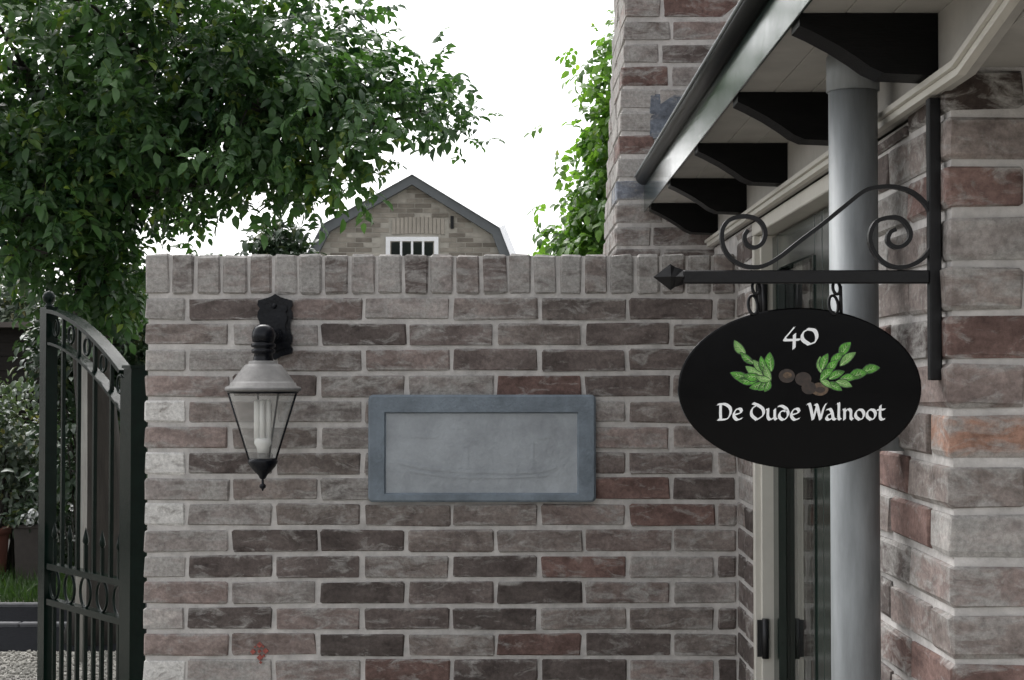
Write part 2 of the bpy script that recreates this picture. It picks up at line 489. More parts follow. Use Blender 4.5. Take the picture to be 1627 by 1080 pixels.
# ================================================================== GARDEN WALL
WD = 3.87                                   # depth of its face
wxl = P(230, 640, WD).x
wxr = 0.553
zt = P(700, 403, WD).z                      # top of the coping
zj = P(700, 470, WD).z                      # joint under the coping
wall = empty('garden_wall', ((wxl+wxr)/2, WD, 0), 'brown and grey brick garden wall with upright brick coping between gate and house', 'wall')
MB().box(wxl+0.007, wxr+0.0033, WD+0.0042, WD+0.208, 0, zt-0.005).build('mortar', M['mortar'], wall)
rows = [
 'LDPGMMDM', 'MGDDMDM', 'LGMPDDDM', 'PDMGRDM', 'WMGMMGMM', 'PMGMMPM', 'WDMGMDDM', 'GMGMMRD', 'WGMMMPRM',
 'GKDMMPM', 'LDDMDRGD', 'PGKDKPG', 'LKPDKMMD', 'PPKMRDM', 'WGPRDKPD']
nrow = int(zj / COURSE) + 1
for r in range(nrow):
    ztop = zj - JOINT/2 - r*COURSE
    zb = max(0.0, ztop - HB)
    if ztop < 0.02: break
    half = (r % 2 == 0)
    codes = rows[r] if r < len(rows) else ''.join(random.choice(PAL) for _ in range(9))
    x = wxl; i = 0
    while x < wxr - 0.02:
        L = 0.2167/2 - JOINT if (half and i == 0) else BL
        x1 = min(x+L, wxr-0.003)
        c = codes[min(i, len(codes)-1)]
        j = random.uniform(-0.003, 0.003)
        brick(wall, x, x1+j if x1 < wxr-0.03 else x1, WD, WD+0.09, zb, ztop, tone(c), 0.66 if c == 'W' else min(0.58, LIME[c]+random.uniform(-0.1, 0.12)),
              rot=0.3, push=(0, random.uniform(-0.0015, 0.0006), random.uniform(-0.0012, 0.0012)))
        x += L + JOINT; i += 1
# coping of bricks on edge
cop = 'LGGGMLGMGLDGMDGLLMGLMGMGM'
x = wxl; i = 0
while x < wxr - 0.02:
    wv = 0.0633-0.008 + random.uniform(-0.004, 0.004)
    c = cop[i % len(cop)]
    brick(wall, x, min(x+wv, wxr-0.004), WD-0.002, WD+0.208, zj+JOINT/2, zt-random.uniform(0, 0.004), tone(c), min(0.58, LIME[c]+random.uniform(0.02, 0.25)),
          rot=0.4, bev=0.005, jit=0.0022, push=(0, random.uniform(-0.003, 0.001), 0))
    x += wv+0.008; i += 1

# small red mark on the brickwork
rc = P(412, 1035, WD-0.004)
mk = MB()
for dx, dz, s in ((0,0,.005),(0,.016,.0075),(.001,-.015,.008),(.015,.001,.0075),(-.016,-.001,.007),(.003,-.027,.004),(-.011,.011,.003),(.010,-.011,.004),(.009,.012,.003)):
    mk.prism([(rc.x+dx-s, rc.z+dz),(rc.x+dx, rc.z+dz-s),(rc.x+dx+s, rc.z+dz),(rc.x+dx, rc.z+dz+s)], WD-0.0022, WD+0.003)
mk.build('painted_mark', M['red_paint'], wall, 'small red painted flower-like mark')

# ================================================================== STONE PLAQUE
a = P(585, 627, WD-0.02); b_ = P(947, 798, WD-0.02)
px0, px1, pz1, pz0 = a.x, b_.x, a.z, b_.z
plq = empty('stone_plaque', ((px0+px1)/2, WD, pz0), 'blank blue-grey stone plaque with raised frame set on the brick garden wall', 'plaque')
yf = WD-0.020
ix0 = P(613, 700, yf).x; ix1 = P(917, 700, yf).x; iz1 = P(760, 657, yf).z; iz0 = P(760, 783, yf).z
def rrect(x0, x1, z0, z1, r, n=4):
    pts = []
    for cx, cz, a0 in ((x1-r, z1-r, 0), (x0+r, z1-r, 90), (x0+r, z0+r, 180), (x1-r, z0+r, 270)):
        for k in range(n+1):
            an = math.radians(a0 + 90*k/n)
            pts.append((cx + r*math.cos(an), cz + r*math.sin(an)))
    return pts
fr = MB()
loops = [(rrect(px0, px1, pz0, pz1, 0.012), WD+0.003), (rrect(px0, px1, pz0, pz1, 0.012), yf+0.005),
         (rrect(px0+.005, px1-.005, pz0+.005, pz1-.005, 0.009), yf),
         (rrect(ix0-.004, ix1+.004, iz0-.004, iz1+.004, 0.003), yf), (rrect(ix0, ix1, iz0, iz1, 0.001), yf+0.009)]
vs = []; fs = []
n0 = len(loops[0][0])
for pts, y in loops: vs += [(px, y, pz) for px, pz in pts]
for i in range(len(loops)-1):
    for k in range(n0):
        fs.append((i*n0+k, i*n0+(k+1) % n0, (i+1)*n0+(k+1) % n0, (i+1)*n0+k))
fr.add(vs, fs); fr.build('frame', M['bluestone'], plq)
pn = MB(); pn.box(ix0-0.002, ix1+0.002, yf+0.008, WD-0.002, iz0-0.002, iz1+0.002)
pn.build('panel', M['panelstone'], plq)
# worn shallow relief on the panel: hull line, deck line, mast and a small house
def relief(pxs, wd):
    pts = [P(x, y, yf+0.008) for x, y in pxs]
    pts = smooth_pts(pts, 5) if len(pts) > 2 else pts
    MB().strip(pts, 0.0028, wd*1.9).build('relief_line', M['panelstone'], plq)
relief([(632,733),(668,742),(730,748),(800,750),(858,748),(884,740)], 0.004)
relief([(650,748),(720,757),(800,758),(870,755)], 0.003)
relief([(742,712),(742,745)], 0.003)
relief([(846,745),(846,700)], 0.003)
relief([(852,696),(874,694)], 0.003)
relief([(652,693),(695,694)], 0.003)

# ================================================================== WALL LANTERN
LX = P(438, 600, WD).x
LY = 3.675
def lz(y, D=LY): return P(418, y, D).z
lamp = empty('wall_lantern', (LX, WD, lz(775)), 'black and grey glass wall lantern with white bulb mounted on brick wall', 'lantern')
# backplate: scalloped outline
cz = (P(438, 467, WD).z + P(438, 572, WD).z)/2
hh = (P(438, 467, WD).z - P(438, 572, WD).z)/2
hw = 0.0435
half = [(0.0, 1.0), (0.12, 0.95), (0.30, 0.90), (0.55, 0.86), (0.95, 0.80), (1.0, 0.66), (0.86, 0.56), (0.97, 0.45), (1.0, 0.30), (0.88, 0.15), (0.84, 0.0)]
rt = [(u*hw, v*hh) for u, v in half]
poly = rt + [(u, -v) for u, v in rt[-2::-1]] + [(-u, -v) for u, v in rt[1:]] + [(-u, v) for u, v in rt[-2:0:-1]]
bp_ = MB(); bp_.prism([(LX+u, cz+v) for u, v in poly], WD-0.016, WD+0.001)
bp_.prism([(LX+u*0.72, cz+v*0.78) for u, v in poly], WD-0.026, WD-0.0155)
bp_.build('backplate', M['lamp_black'], lamp)
for s in (1, -1):
    MB().sphere((LX, WD-0.028, cz+s*hh*0.62), 0.007).build('screw', M['lamp_black'], lamp)
arm = MB()
za = lz(540)
arm.tube(smooth_pts([(LX, WD-0.02, cz-0.028), (LX, WD-0.08, cz-0.022), (LX, LY+0.05, za+0.002), (LX, LY+0.004, za+0.004)], 6), 0.016, 14)
for yy, r in ((WD-0.05, .021), (WD-0.085, .019), (LY+0.035, .020)):
    arm.tube([(LX, yy-0.004, cz-0.022), (LX, yy+0.004, cz-0.022)], r, 14)
arm.build('arm', M['lamp_black'], lamp)
nk = MB()
z0 = lz(573)
ztp = lz(515)
hN = ztp - z0
nk.lathe([(0.0005, hN), (0.012, hN*0.985), (0.021, hN*0.92), (0.0255, hN*0.80), (0.027, hN*0.68), (0.0255, hN*0.52), (0.021, hN*0.50), (0.0285, hN*0.46), (0.0285, hN*0.38), (0.021, hN*0.35), (0.0275, hN*0.30), (0.0275, hN*0.22), (0.021, hN*0.19), (0.0225, hN*0.10), (0.024, 0.0), (0.024, -0.01)], (LX, LY, z0), 28)
nk.build('neck', M['lamp_black'], lamp)
cp = MB()
zc0 = lz(621)
hC = lz(573) - zc0
cp.lathe([(0.001, hC), (0.030, hC), (0.034, hC*0.97), (0.034, hC*0.90), (0.041, hC*0.87), (0.047, hC*0.78), (0.057, hC*0.60), (0.064, hC*0.46), (0.070, hC*0.34), (0.073, hC*0.28), (0.076, hC*0.27), (0.078, hC*0.17), (0.087, hC*0.13), (0.089, hC*0.04), (0.087, 0.0), (0.078, -0.002), (0.03, 0.008), (0.001, 0.012)], (LX, LY, zc0), 36)
cap = cp.build('cap', M['lamp_grey'], lamp)
ztop = lz(622); zbot = lz(731)
rt_, rb_ = 0.080, 0.030
cone = MB(); cone.lathe([(rt_, ztop), (rt_*.75+rb_*.25, ztop*.75+zbot*.25), ((rt_+rb_)/2, (ztop+zbot)/2), (rb_, zbot)], (LX, LY, 0), 40)
cone.build('glass_shade', M['glass'], lamp)
for an in (188, -8, 72, 108):
    a_ = math.radians(an)
    MB().tube([(LX+(rt_+.001)*math.cos(a_), LY+(rt_+.001)*math.sin(a_), ztop), (LX+(rb_+.001)*math.cos(a_), LY+(rb_+.001)*math.sin(a_), zbot)], 0.0026, 6).build('glazing_bar', M['lamp_black'], lamp)
MB().lathe([(rt_+.003, .0), (rt_+.003, -.004), (rt_-.002, -.004)], (LX, LY, ztop), 40).build('glazing_ring', M['lamp_black'], lamp)
bl = MB()
bl.lathe([(0.001, 0.006), (0.033, 0.004), (0.035, -0.004), (0.030, -0.014), (0.020, -0.026), (0.011, -0.034), (0.007, -0.042), (0.001, -0.046)], (LX, LY, zbot), 20)
bl.build('base_bowl', M['lamp_black'], lamp)
fi = MB(); fi.lathe([(0.001, 0), (0.003, -0.002), (0.003, -0.010), (0.0075, -0.014), (0.0075, -0.019), (0.003, -0.023), (0.001, -0.028)], (LX, LY, zbot-0.044), 12)
fi.build('finial', M['lamp_black'], lamp)
zb1 = lz(638); zb0 = lz(697)
bulb = MB()
for dx, dy in ((-0.0135, -0.006), (0.0005, -0.012), (0.0135, -0.003), (0.002, 0.011)):
    bulb.tube([(LX+dx, LY+dy, zb0), (LX+dx, LY+dy, zb1), (LX+dx*0.8, LY+dy*0.8, zb1+0.004)], [0.0066, 0.0066, 0.003], 10)
bl_o = bulb.build('bulb', M['bulb'], lamp)
MB().lathe([(0.001, 0.0), (0.019, 0.0), (0.020, -0.012), (0.014, -0.022), (0.013, -0.034), (0.001, -0.034)], (LX, LY, zb0+0.001), 18).build('bulb_base', M['bulb'], bl_o)
MB().lathe([(0.001, 0.0), (0.0125, 0.0), (0.0125, -0.022), (0.001, -0.022)], (LX, LY, zb0-0.0325), 14).build('socket', M['lamp_grey'], lamp)

# ================================================================== HOUSE
XW = 0.553
ND = 1.99
FARW = 3.645         # far jamb of the door opening
NEARW = 2.46         # near jamb
CHY = 4.32
house = empty('house', (1.2, 3.0, 0), 'brick house corner with dark green eaves, black rafter ends and glazed door at right', 'house')

# --- brick walls
fw = MB()
zwt = CAM_Z + 0.385
fw.box(XW+0.006, 2.6, ND+0.006, ND+0.21, 0, zwt+0.015)
fwall = fw.build('front_wall', M['mortar'], house)
sw = MB()
sw.box(XW+0.006, 0.76, ND+0.211, NEARW-0.004, 0, zwt-0.02)
swall = sw.build('side_wall', M['mortar'], house)
swall2 = MB().box(XW+0.0035, 0.76, FARW+0.004, CHY-0.001, 0, zwt-0.02).build('side_wall', M['mortar'], house)
zjn = CAM_Z + 0.3416
fcodes = ['V', 'M', 'R', 'L', 'M', 'R', 'P', 'O', 'M', 'L', 'P', 'M', 'R', 'M']  # V: top course under the verge soffit, its shade put into the tone
scodes = ['DM', 'MD', 'GM', 'MG', 'MD', 'DR', 'PG', 'MD', 'RR', 'RM', 'DG', 'PK', 'RL', 'MD']
for r in range(-1, 31):
    ztop = zjn - JOINT/2 - r*COURSE
    zb = max(0.0, ztop - HB)
    if ztop < 0.02: break
    ztop = min(ztop, zwt+0.012)
    k = r + 1
    fc = fcodes[k] if k < len(fcodes) else random.choice(PAL)
    sc_ = scodes[k] if k < len(scodes) else random.choice(PAL)+random.choice(PAL)
    pj = lambda: (random.uniform(-0.002, 0.0006), random.uniform(-0.002, 0.0006), random.uniform(-0.0015, 0.0015))
    lm = lambda c: min(0.55, LIME[c]*0.7 + random.choice((-0.05, 0.0, 0.1, 0.18, 0.34)))
    cor_len = (k % 2 == 0)
    if cor_len:         # corner brick lies along the side wall
        brick(fwall, XW, XW+0.0975, ND, ND+BL, zb, ztop, tone(fc), lm(fc), push=pj(), rot=0.4, bev=0.0045)
        ys = ND + BL + JOINT; xs = XW + 0.0975 + JOINT
    else:
        brick(fwall, XW, XW+BL, ND, ND+0.0975, zb, ztop, tone(fc), lm(fc), push=pj(), rot=0.4, bev=0.0045)
        ys = ND + 0.0975 + JOINT; xs = XW + BL + JOINT
    i = 0
    while ys < NEARW - 0.03:
        y1 = min(ys+BL, NEARW)
        c = sc_[i % 2]
        brick(swall, XW, XW+0.09, ys, y1, zb, min(ztop, CAM_Z+0.36), tone(c), lm(c), push=pj(), rot=0.4)
        ys = y1 + JOINT; i += 1
    while xs < 1.55:
        c = random.choice(PAL)
        brick(fwall, xs, xs+BL, ND, ND+0.09, zb, ztop, tone(c), lm(c), push=pj())
        xs += BL + JOINT
    # return between the door and the garden wall
    c = random.choice('DMDMKG')
    zt2 = min(ztop, CAM_Z+0.36)
    if cor_len:
        brick(swall2, XW, XW+0.045, FARW, WD-0.006, zb, zt2, tone(c), LIME[c], push=pj())
    else:
        brick(swall2, XW, XW+0.045, FARW, FARW+0.10, zb, zt2, tone(c), LIME[c], push=pj())
        c = random.choice('DMDMKG')
        brick(swall2, XW, XW+0.045, FARW+0.10+JOINT, WD-0.006, zb, zt2, tone(c), LIME[c], push=pj())

# --- chimney at the far end of the eaves, tapering slightly upward
chim_x = lambda z: 0.279 + (z - 1.91) * 0.045
ch = MB()
zt_c = 3.1
vs = []
for z in (0, zt_c):
    xl = chim_x(z) + 0.006
    vs += [(xl, CHY+0.0035, z), (1.3, CHY+0.0035, z), (1.3, CHY+0.55, z), (xl, CHY+0.55, z)]
ch.add(vs, [(0,1,2,3),(4,5,6,7),(0,1,5,4),(1,2,6,5),(2,3,7,6),(3,0,4,7)])
chim = ch.build('chimney', M['mortar'], house)
zc = P(1000, 30, CHY).z
cco = {0:'MPP', 1:'GDM', 2:'RGM', 3:'LLM', 4:'LBM', 5:'RBM', 6:'LBM', 7:'BMM', 8:'MMD', 9:'MDD', 10:'DDD', -1:'PRM', -2:'MGM'}  # last rows coded darker for the shade below the eaves end
for r in range(-7, 18):
    ztop = zc - JOINT/2 - r*COURSE
    zb = ztop - HB
    if zb < 1.75: break
    xl = chim_x((ztop+zb)/2)
    codes = cco.get(r, ''.join(random.choice(PAL) for _ in range(3)))
    if r % 2:
        brick(chim, xl, xl+0.0975, CHY, CHY+BL, zb, ztop, tone(codes[0]), min(.58, LIME[codes[0]]+0.2))
        xs = xl + 0.0975 + JOINT; ys = CHY + BL + JOINT
    else:
        brick(chim, xl, xl+BL*0.62, CHY, CHY+0.0975, zb, ztop, tone(codes[0]), min(.58, LIME[codes[0]]+0.2))
        xs = xl + BL*0.62 + JOINT; ys = CHY + 0.0975 + JOINT
    i = 1
    while xs < 0.95:
        c = codes[i] if i < 3 else random.choice(PAL)
        brick(chim, xs, xs+BL, CHY, CHY+0.09, zb, ztop, tone(c), min(.58, LIME[c]+random.uniform(0.05, 0.3)), push=(0, random.uniform(-.002, .002), 0))
        xs += BL + JOINT; i += 1
    while ys < CHY+0.54:
        y1 = min(ys+BL, CHY+0.55)
        c = random.choice('MGLMP')
        brick(chim, xl, xl+0.09, ys, y1, zb, ztop, tone(c), min(.58, LIME[c]+0.3))
        ys = y1 + JOINT

bz = P(1033, 149, CHY)
brick(chim, bz.x, bz.x+0.13, CHY-0.002, CHY+0.09, P(1033, 222, CHY).z, bz.z, lin((106, 113, 124)), 0.05, name='stone_block')
# --- room behind the door so that the glass shows a dark inside
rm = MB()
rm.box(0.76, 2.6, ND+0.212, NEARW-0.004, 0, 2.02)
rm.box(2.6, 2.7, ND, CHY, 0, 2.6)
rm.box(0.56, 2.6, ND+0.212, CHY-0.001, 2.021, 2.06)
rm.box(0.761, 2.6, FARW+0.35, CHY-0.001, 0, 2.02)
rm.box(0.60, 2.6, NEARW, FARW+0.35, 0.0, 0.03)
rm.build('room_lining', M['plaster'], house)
cu = MB()
pts = []
for i in range(29):
    t = i/28
    pts.append((0.635+0.055*t, 3.60+0.018*math.sin(t*22), 0))
vs = [(x, y, 0.06) for x, y, _ in pts] + [(x, y, 1.92) for x, y, _ in pts] + [(x, y+0.006, 0.06) for x, y, _ in pts] + [(x, y+0.006, 1.92) for x, y, _ in pts]
n_ = len(pts)
cu.add(vs, [(i, i+1, n_+i+1, n_+i) for i in range(n_-1)] + [(2*n_+i, 2*n_+i+1, 3*n_+i+1, 3*n_+i) for i in range(n_-1)], True)
cu.build('curtain', M['curtain'], house)

# --- door: cream frame, dark green leaves with glass
DT = CAM_Z + 0.335                       # underside of the head
dfm = MB()
dfm.box(XW+0.004, 0.64, FARW-0.022, FARW+0.003, 0, DT, 0.002)       # far jamb
dfm.box(XW+0.018, 0.64, FARW-0.034, FARW-0.0225, 0, DT, 0.002)      # its rebate strip
dfm.box(XW+0.004, 0.64, NEARW-0.003, NEARW+0.022, 0, DT, 0.002)
dfm.box(XW+0.004, 0.64, NEARW-0.003, FARW+0.003, DT+0.0005, CAM_Z+0.366, 0.002)
dframe = dfm.build('door_frame', M['cream'], house)
def door_leaf(ya, yb):
    # ya nearer the camera; frame of stiles and rails in the plane X ~ 0.60
    xa, xb = 0.598, 0.636
    st = 0.072
    d = MB()
    d.box(xa, xb, ya, ya+st, 0.04, DT-0.004, 0.003)
    d.box(xa, xb, yb-st, yb, 0.04, DT-0.004, 0.003)
    d.box(xa, xb, ya+st+0.0005, yb-st-0.0005, DT-0.085, DT-0.004, 0.003)
    d.box(xa, xb, ya+st+0.0005, yb-st-0.0005, 0.04, 0.24, 0.003)
    leaf = d.build('door', M['green_gloss'], house)
    g = MB(); g.box(0.613, 0.617, ya+st-0.004, yb-st+0.004, 0.235, DT-0.08)
    g.build('glass_pane', M['window_glass'], leaf)
    bd = MB()
    bd.box(xa-0.003, xa+0.014, yb-st-0.014, yb-st-0.001, 0.24, DT-0.086)
    bd.box(xa-0.003, xa+0.014, ya+st+0.001, ya+st+0.014, 0.24, DT-0.086)
    bd.build('glazing_bead', M['green_gloss'], leaf)
    return leaf
d1 = door_leaf(3.03, FARW-0.036)
d2 = door_leaf(NEARW+0.026, 3.026)
for z in (P(1218, 1015, 3.6).z, 0.35, 1.78):
    hg = MB()
    hg.tube([(0.578, FARW-0.040, z-0.045), (0.578, FARW-0.040, z+0.045)], 0.008, 12)
    hg.box(0.560, 0.582, FARW-0.0375, FARW-0.0345, z-0.042, z+0.042)
    hg.build('hinge', M['hinge'], dframe)

# --- eaves
Z = lambda h: CAM_Z + h
Y0 = 1.45
def prism_yz(name, poly, x0, x1, mat, parent):      # polygon in (Y, Z)
    return MB().prism(poly, x0, x1, 'X').build(name, mat, parent)
wp = prism_yz('wall_plate', [(1.885, Z(.369)), (CHY-0.002, Z(.369)), (CHY-0.002, Z(.470)), (Y0, Z(.470)), (Y0, Z(.456)), (1.60, Z(.369+.057))], 0.545, 0.558, M['soffit'], house)
for off, h0, h1, nm in ((0.010, .368, .3775, 0), (0.016, .378, .386, 1), (0.006, .3865, .393, 2)):
    up = lambda h: h + .057
    MB().prism([(1.60, Z(up(h0))), (1.885, Z(h0)), (CHY-0.003, Z(h0)), (CHY-0.003, Z(h1)), (1.885, Z(h1)), (1.60, Z(up(h1)))], 0.545-off, 0.546, 'X').build('moulding', M['cream'], wp)
sof = MB().box(0.367, 0.60, Y0, CHY-0.002, Z(.4765), Z(.486)).build('soffit', M['black_timber'], house)
for i in range(3):
    MB().box(0.367+i*0.0605, 0.367+i*0.0605+0.0595, Y0, CHY-0.002, Z(.4705), Z(.476), 0.001).build('soffit_board', M['soffit'], sof)
sf2 = MB(); sf2.box(0.559, 2.6, Y0, ND-0.003, Z(.398), Z(.414))
sf2.build('verge_soffit', M['soffit'], house)
prof = [(0.3675, .470), (0.3675, .454), (0.385, .446), (0.415, .430), (0.440, .414), (0.458, .401), (0.476, .393), (0.5445, .390), (0.5445, .470)]
for y in (2.0, 2.55, 3.10, 3.64, 4.15):
    r_ = MB(); r_.prism([(x, Z(h)) for x, h in prof], y, y+0.058, 'Y')
    r_.build('rafter', M['black_timber'], house)
fs_ = MB(); fs_.box(0.3625, 0.3665, Y0, CHY-0.002, Z(.463), Z(.537), 0.001)
fs_.build('fascia', M['green_gloss'], house)
# half-round gutter
gt = MB()
gc = (0.3615, .560); R1 = 0.0220
arc = [(gc[0] + R1*math.cos(math.radians(a)), gc[1] + R1*math.sin(math.radians(a))) for a in range(180, 361, 15)]
arc2 = [(gc[0] + (R1-.0018)*math.cos(math.radians(a)), gc[1] + (R1-.0018)*math.sin(math.radians(a))) for a in range(360, 179, -15)]
npf = len(arc)
vs = []
for y in (Y0, CHY-0.01):
    vs += [(x, y, Z(h)) for x, h in arc + arc2]
nn = 2*npf
gt.add(vs, [(i, (i+1) % nn, nn+(i+1) % nn, nn+i) for i in range(nn)] + [(i, i+1, nn-2-i, nn-1-i) for i in range(npf-1)] + [(nn+i, nn+i+1, nn+nn-2-i, nn+nn-1-i) for i in range(npf-1)], True)
gut = gt.build('gutter', M['gutter'], house)
MB().tube([(gc[0]-R1-0.001, Y0, Z(gc[1]+.001)), (gc[0]-R1-0.001, CHY-0.01, Z(gc[1]+.001))], 0.0028, 10).build('gutter_bead', M['zinc'], gut)
MB().prism([(x, Z(h)) for x, h in arc], CHY-0.0125, CHY-0.0095, 'Y').build('gutter_end', M['gutter'], gut)
# roof slope above
rf = MB()
rf.prism([(0.385, Z(.565)), (2.2, Z(2.72)), (2.2, Z(2.76)), (0.385, Z(.60))], Y0, CHY-0.002, 'Y')
rf.prism([(0.60, Z(.415)), (2.6, Z(.415)), (2.6, Z(2.7)), (2.2, Z(2.74)), (0.60, Z(.868))], ND+0.02, ND+0.15, 'Y')
rf.build('roof', M['roof_tile'], house)

# --- downpipe
PX, PY, PR = 0.490, 2.252, 0.0347
dp = MB(); dp.tube([(PX, PY, 0.02), (PX, PY, 1.0), (PX, PY, Z(.469))], PR, 32)
pipe = dp.build('downpipe', M['zinc'], house)
MB().lathe([(PR+.0004, 0), (PR+.003, .001), (PR+.003, .05), (PR+.0015, .052), (PR+.0004, .053)], (PX, PY, Z(.415)), 32).build('socket_collar', M['zinc'], pipe)
for z in (0.45, 1.50):
    c = MB(); c.lathe([(PR+.0004, 0), (PR+.002, .0), (PR+.002, .02), (PR+.0004, .02)], (PX, PY, z), 32)
    c.box(PX+PR-0.002, XW+0.01, PY-0.006, PY+0.006, z, z+0.02)
    c.build('pipe_clamp', M['zinc'], pipe)

# ================================================================== SIGN BRACKET AND SIGN
SY = 2.025
def S(x, y): return P(x, y, SY)
br = empty('sign_bracket', (XW, SY, S(1490, 605).z), 'black wrought iron sign bracket with scrolls and arrow tip on house corner', 'bracket')
xb = XW - 0.001
vb = MB()
vb.box(xb-0.0155, xb, SY-0.008, SY+0.008, S(1490, 604).z, S(1490, 156).z, 0.0015)
vb.build('wall_bar', M['iron'], br)
za_ = S(1280, 440).z
ab = MB()
ab.box(S(1085, 440).x, xb-0.0158, SY-0.008, SY+0.008, za_-0.0085, za_+0.0085, 0.0015)
ab.build('arm', M['iron'], br)
tp = MB()
tx0, tx1 = S(1038, 440).x, S(1086, 440).x
# spear tip: flattened four-sided arrowhead with a collar
def ringpt(x, h, d): return [(x, SY-d, za_), (x, SY, za_+h), (x, SY+d, za_), (x, SY, za_-h)]
vs = [(tx0, SY, za_)] + ringpt(tx0+0.022, 0.017, 0.009) + ringpt(tx0+0.028, 0.013, 0.008) + ringpt(tx1, 0.0095, 0.0085)
fs = [(0, 1+k, 1+(k+1) % 4) for k in range(4)]
for q in (0, 1):
    for k in range(4):
        fs.append((1+q*4+k, 1+q*4+(k+1) % 4, 1+(q+1)*4+(k+1) % 4, 1+(q+1)*4+k))
tp.add(vs, fs); tp.build('spear_tip', M['iron'], br)
zs = lambda x, y: (1020 + x/2.2504, 280 + y/2.25)
sc_pts = [(378,192),(366,215),(374,243),(402,255),(430,238),(440,200),(420,160),(370,143),(315,155),(287,192),(290,250),(320,296),(370,322),(430,322),(490,290),(560,235),(640,175),(720,110),(790,55),(840,40),(900,38),(960,55),(1010,95),(1038,150),(1046,205),(1032,255),(1000,296),(950,322),(900,324),(855,302),(822,258),(815,210),(835,165),(880,148),(925,153),(955,190),(955,225),(930,250),(900,252),(878,232),(885,202),(906,190)]
pts3 = smooth_pts([S(*zs(x, y)) for x, y in sc_pts], 4)
MB().strip(pts3, 0.011, 0.0052).build('scroll', M['iron'], br)

cxy = S(1270, 616.5)
RX = S(1463, 616).x - cxy.x
RZ = cxy.z - S(1270, 744.5).z
sign = empty('hanging_sign', (cxy.x, SY, cxy.z-RZ), 'black oval house sign with white lettering and green leaves hanging from bracket', 'sign')
el = MB()
n_ = 72
ell = lambda rx, rz, y: [(cxy.x+rx*math.cos(2*math.pi*k/n_), y, cxy.z+rz*math.sin(2*math.pi*k/n_)) for k in range(n_)]
lo = [ell(RX-.002, RZ-.002, SY-.0045), ell(RX, RZ, SY-.003), ell(RX, RZ, SY+.003), ell(RX-.002, RZ-.002, SY+.0045)]
vs = sum(lo, [])
fs = [tuple(range(n_)), tuple(range(4*n_-1, 3*n_-1, -1))]
for q in range(3):
    for k in range(n_): fs.append((q*n_+k, q*n_+(k+1) % n_, (q+1)*n_+(k+1) % n_, (q+1)*n_+k))
el.add(vs, fs); el.build('board', M['sign_black'], sign)
for xh in (1201, 1329):
    t_, b2 = S(xh, 452), S(xh, 494)
    h = MB()
    zc1 = (t_.z*0.72+b2.z*0.28)
    rr_ = 0.0085
    # ring eye through the arm and S hook to the board
    h.tube([(t_.x+rr_*math.cos(a)*0.55, SY+0.003*math.sin(a), t_.z-0.004+rr_*math.sin(a)) for a in [2*math.pi*k/16 for k in range(17)]], 0.0022, 6, False)
    h.tube([(t_.x-0.004+0.0075*math.sin(a)*0.8, SY+0.006*math.cos(a), b2.z+0.008+0.0125*math.cos(a)) for a in [2*math.pi*k/16 for k in range(17)]], 0.0022, 6, False)
    h.tube([(t_.x+0.005, SY, t_.z-0.002), (t_.x+0.006, SY, b2.z-0.004)], 0.0024, 6)
    h.build('hook', M['iron'], sign)

# lettering drawn with a broad nib
NIB = math.radians(38)
def pen(mb, strokes, ox, oz, sc, wid, y):
    nv = Vector((math.cos(NIB), 0, math.sin(NIB))) * wid/2
    for i, st in enumerate(strokes):
        pts = [Vector((a, 0, b)) for a, b in st]
        if len(pts) > 2: pts = smooth_pts(pts, 6)
        vs = []; fs = []
        yy = y - 0.00006*i
        for p in pts:
            w_ = Vector((ox + p.x*sc, yy, oz + p.z*sc))
            q = nv + Vector((-0.22*nv.z, 0, 0.22*nv.x))
            vs += [w_-nv, w_+nv]
        for k in range(len(pts)-1): fs.append((2*k, 2*k+1, 2*k+3, 2*k+2))
        mb.add(vs, fs)
        # hairline thickness so strokes along the nib do not vanish
        vs = []; fs = []
        pv = Vector((-math.sin(NIB), 0, math.cos(NIB))) * wid*0.17
        for p in pts:
            w_ = Vector((ox + p.x*sc, yy-0.00003, oz + p.z*sc)); vs += [w_-pv, w_+pv]
        for k in range(len(pts)-1): fs.append((2*k, 2*k+1, 2*k+3, 2*k+2))
        mb.add(vs, fs)
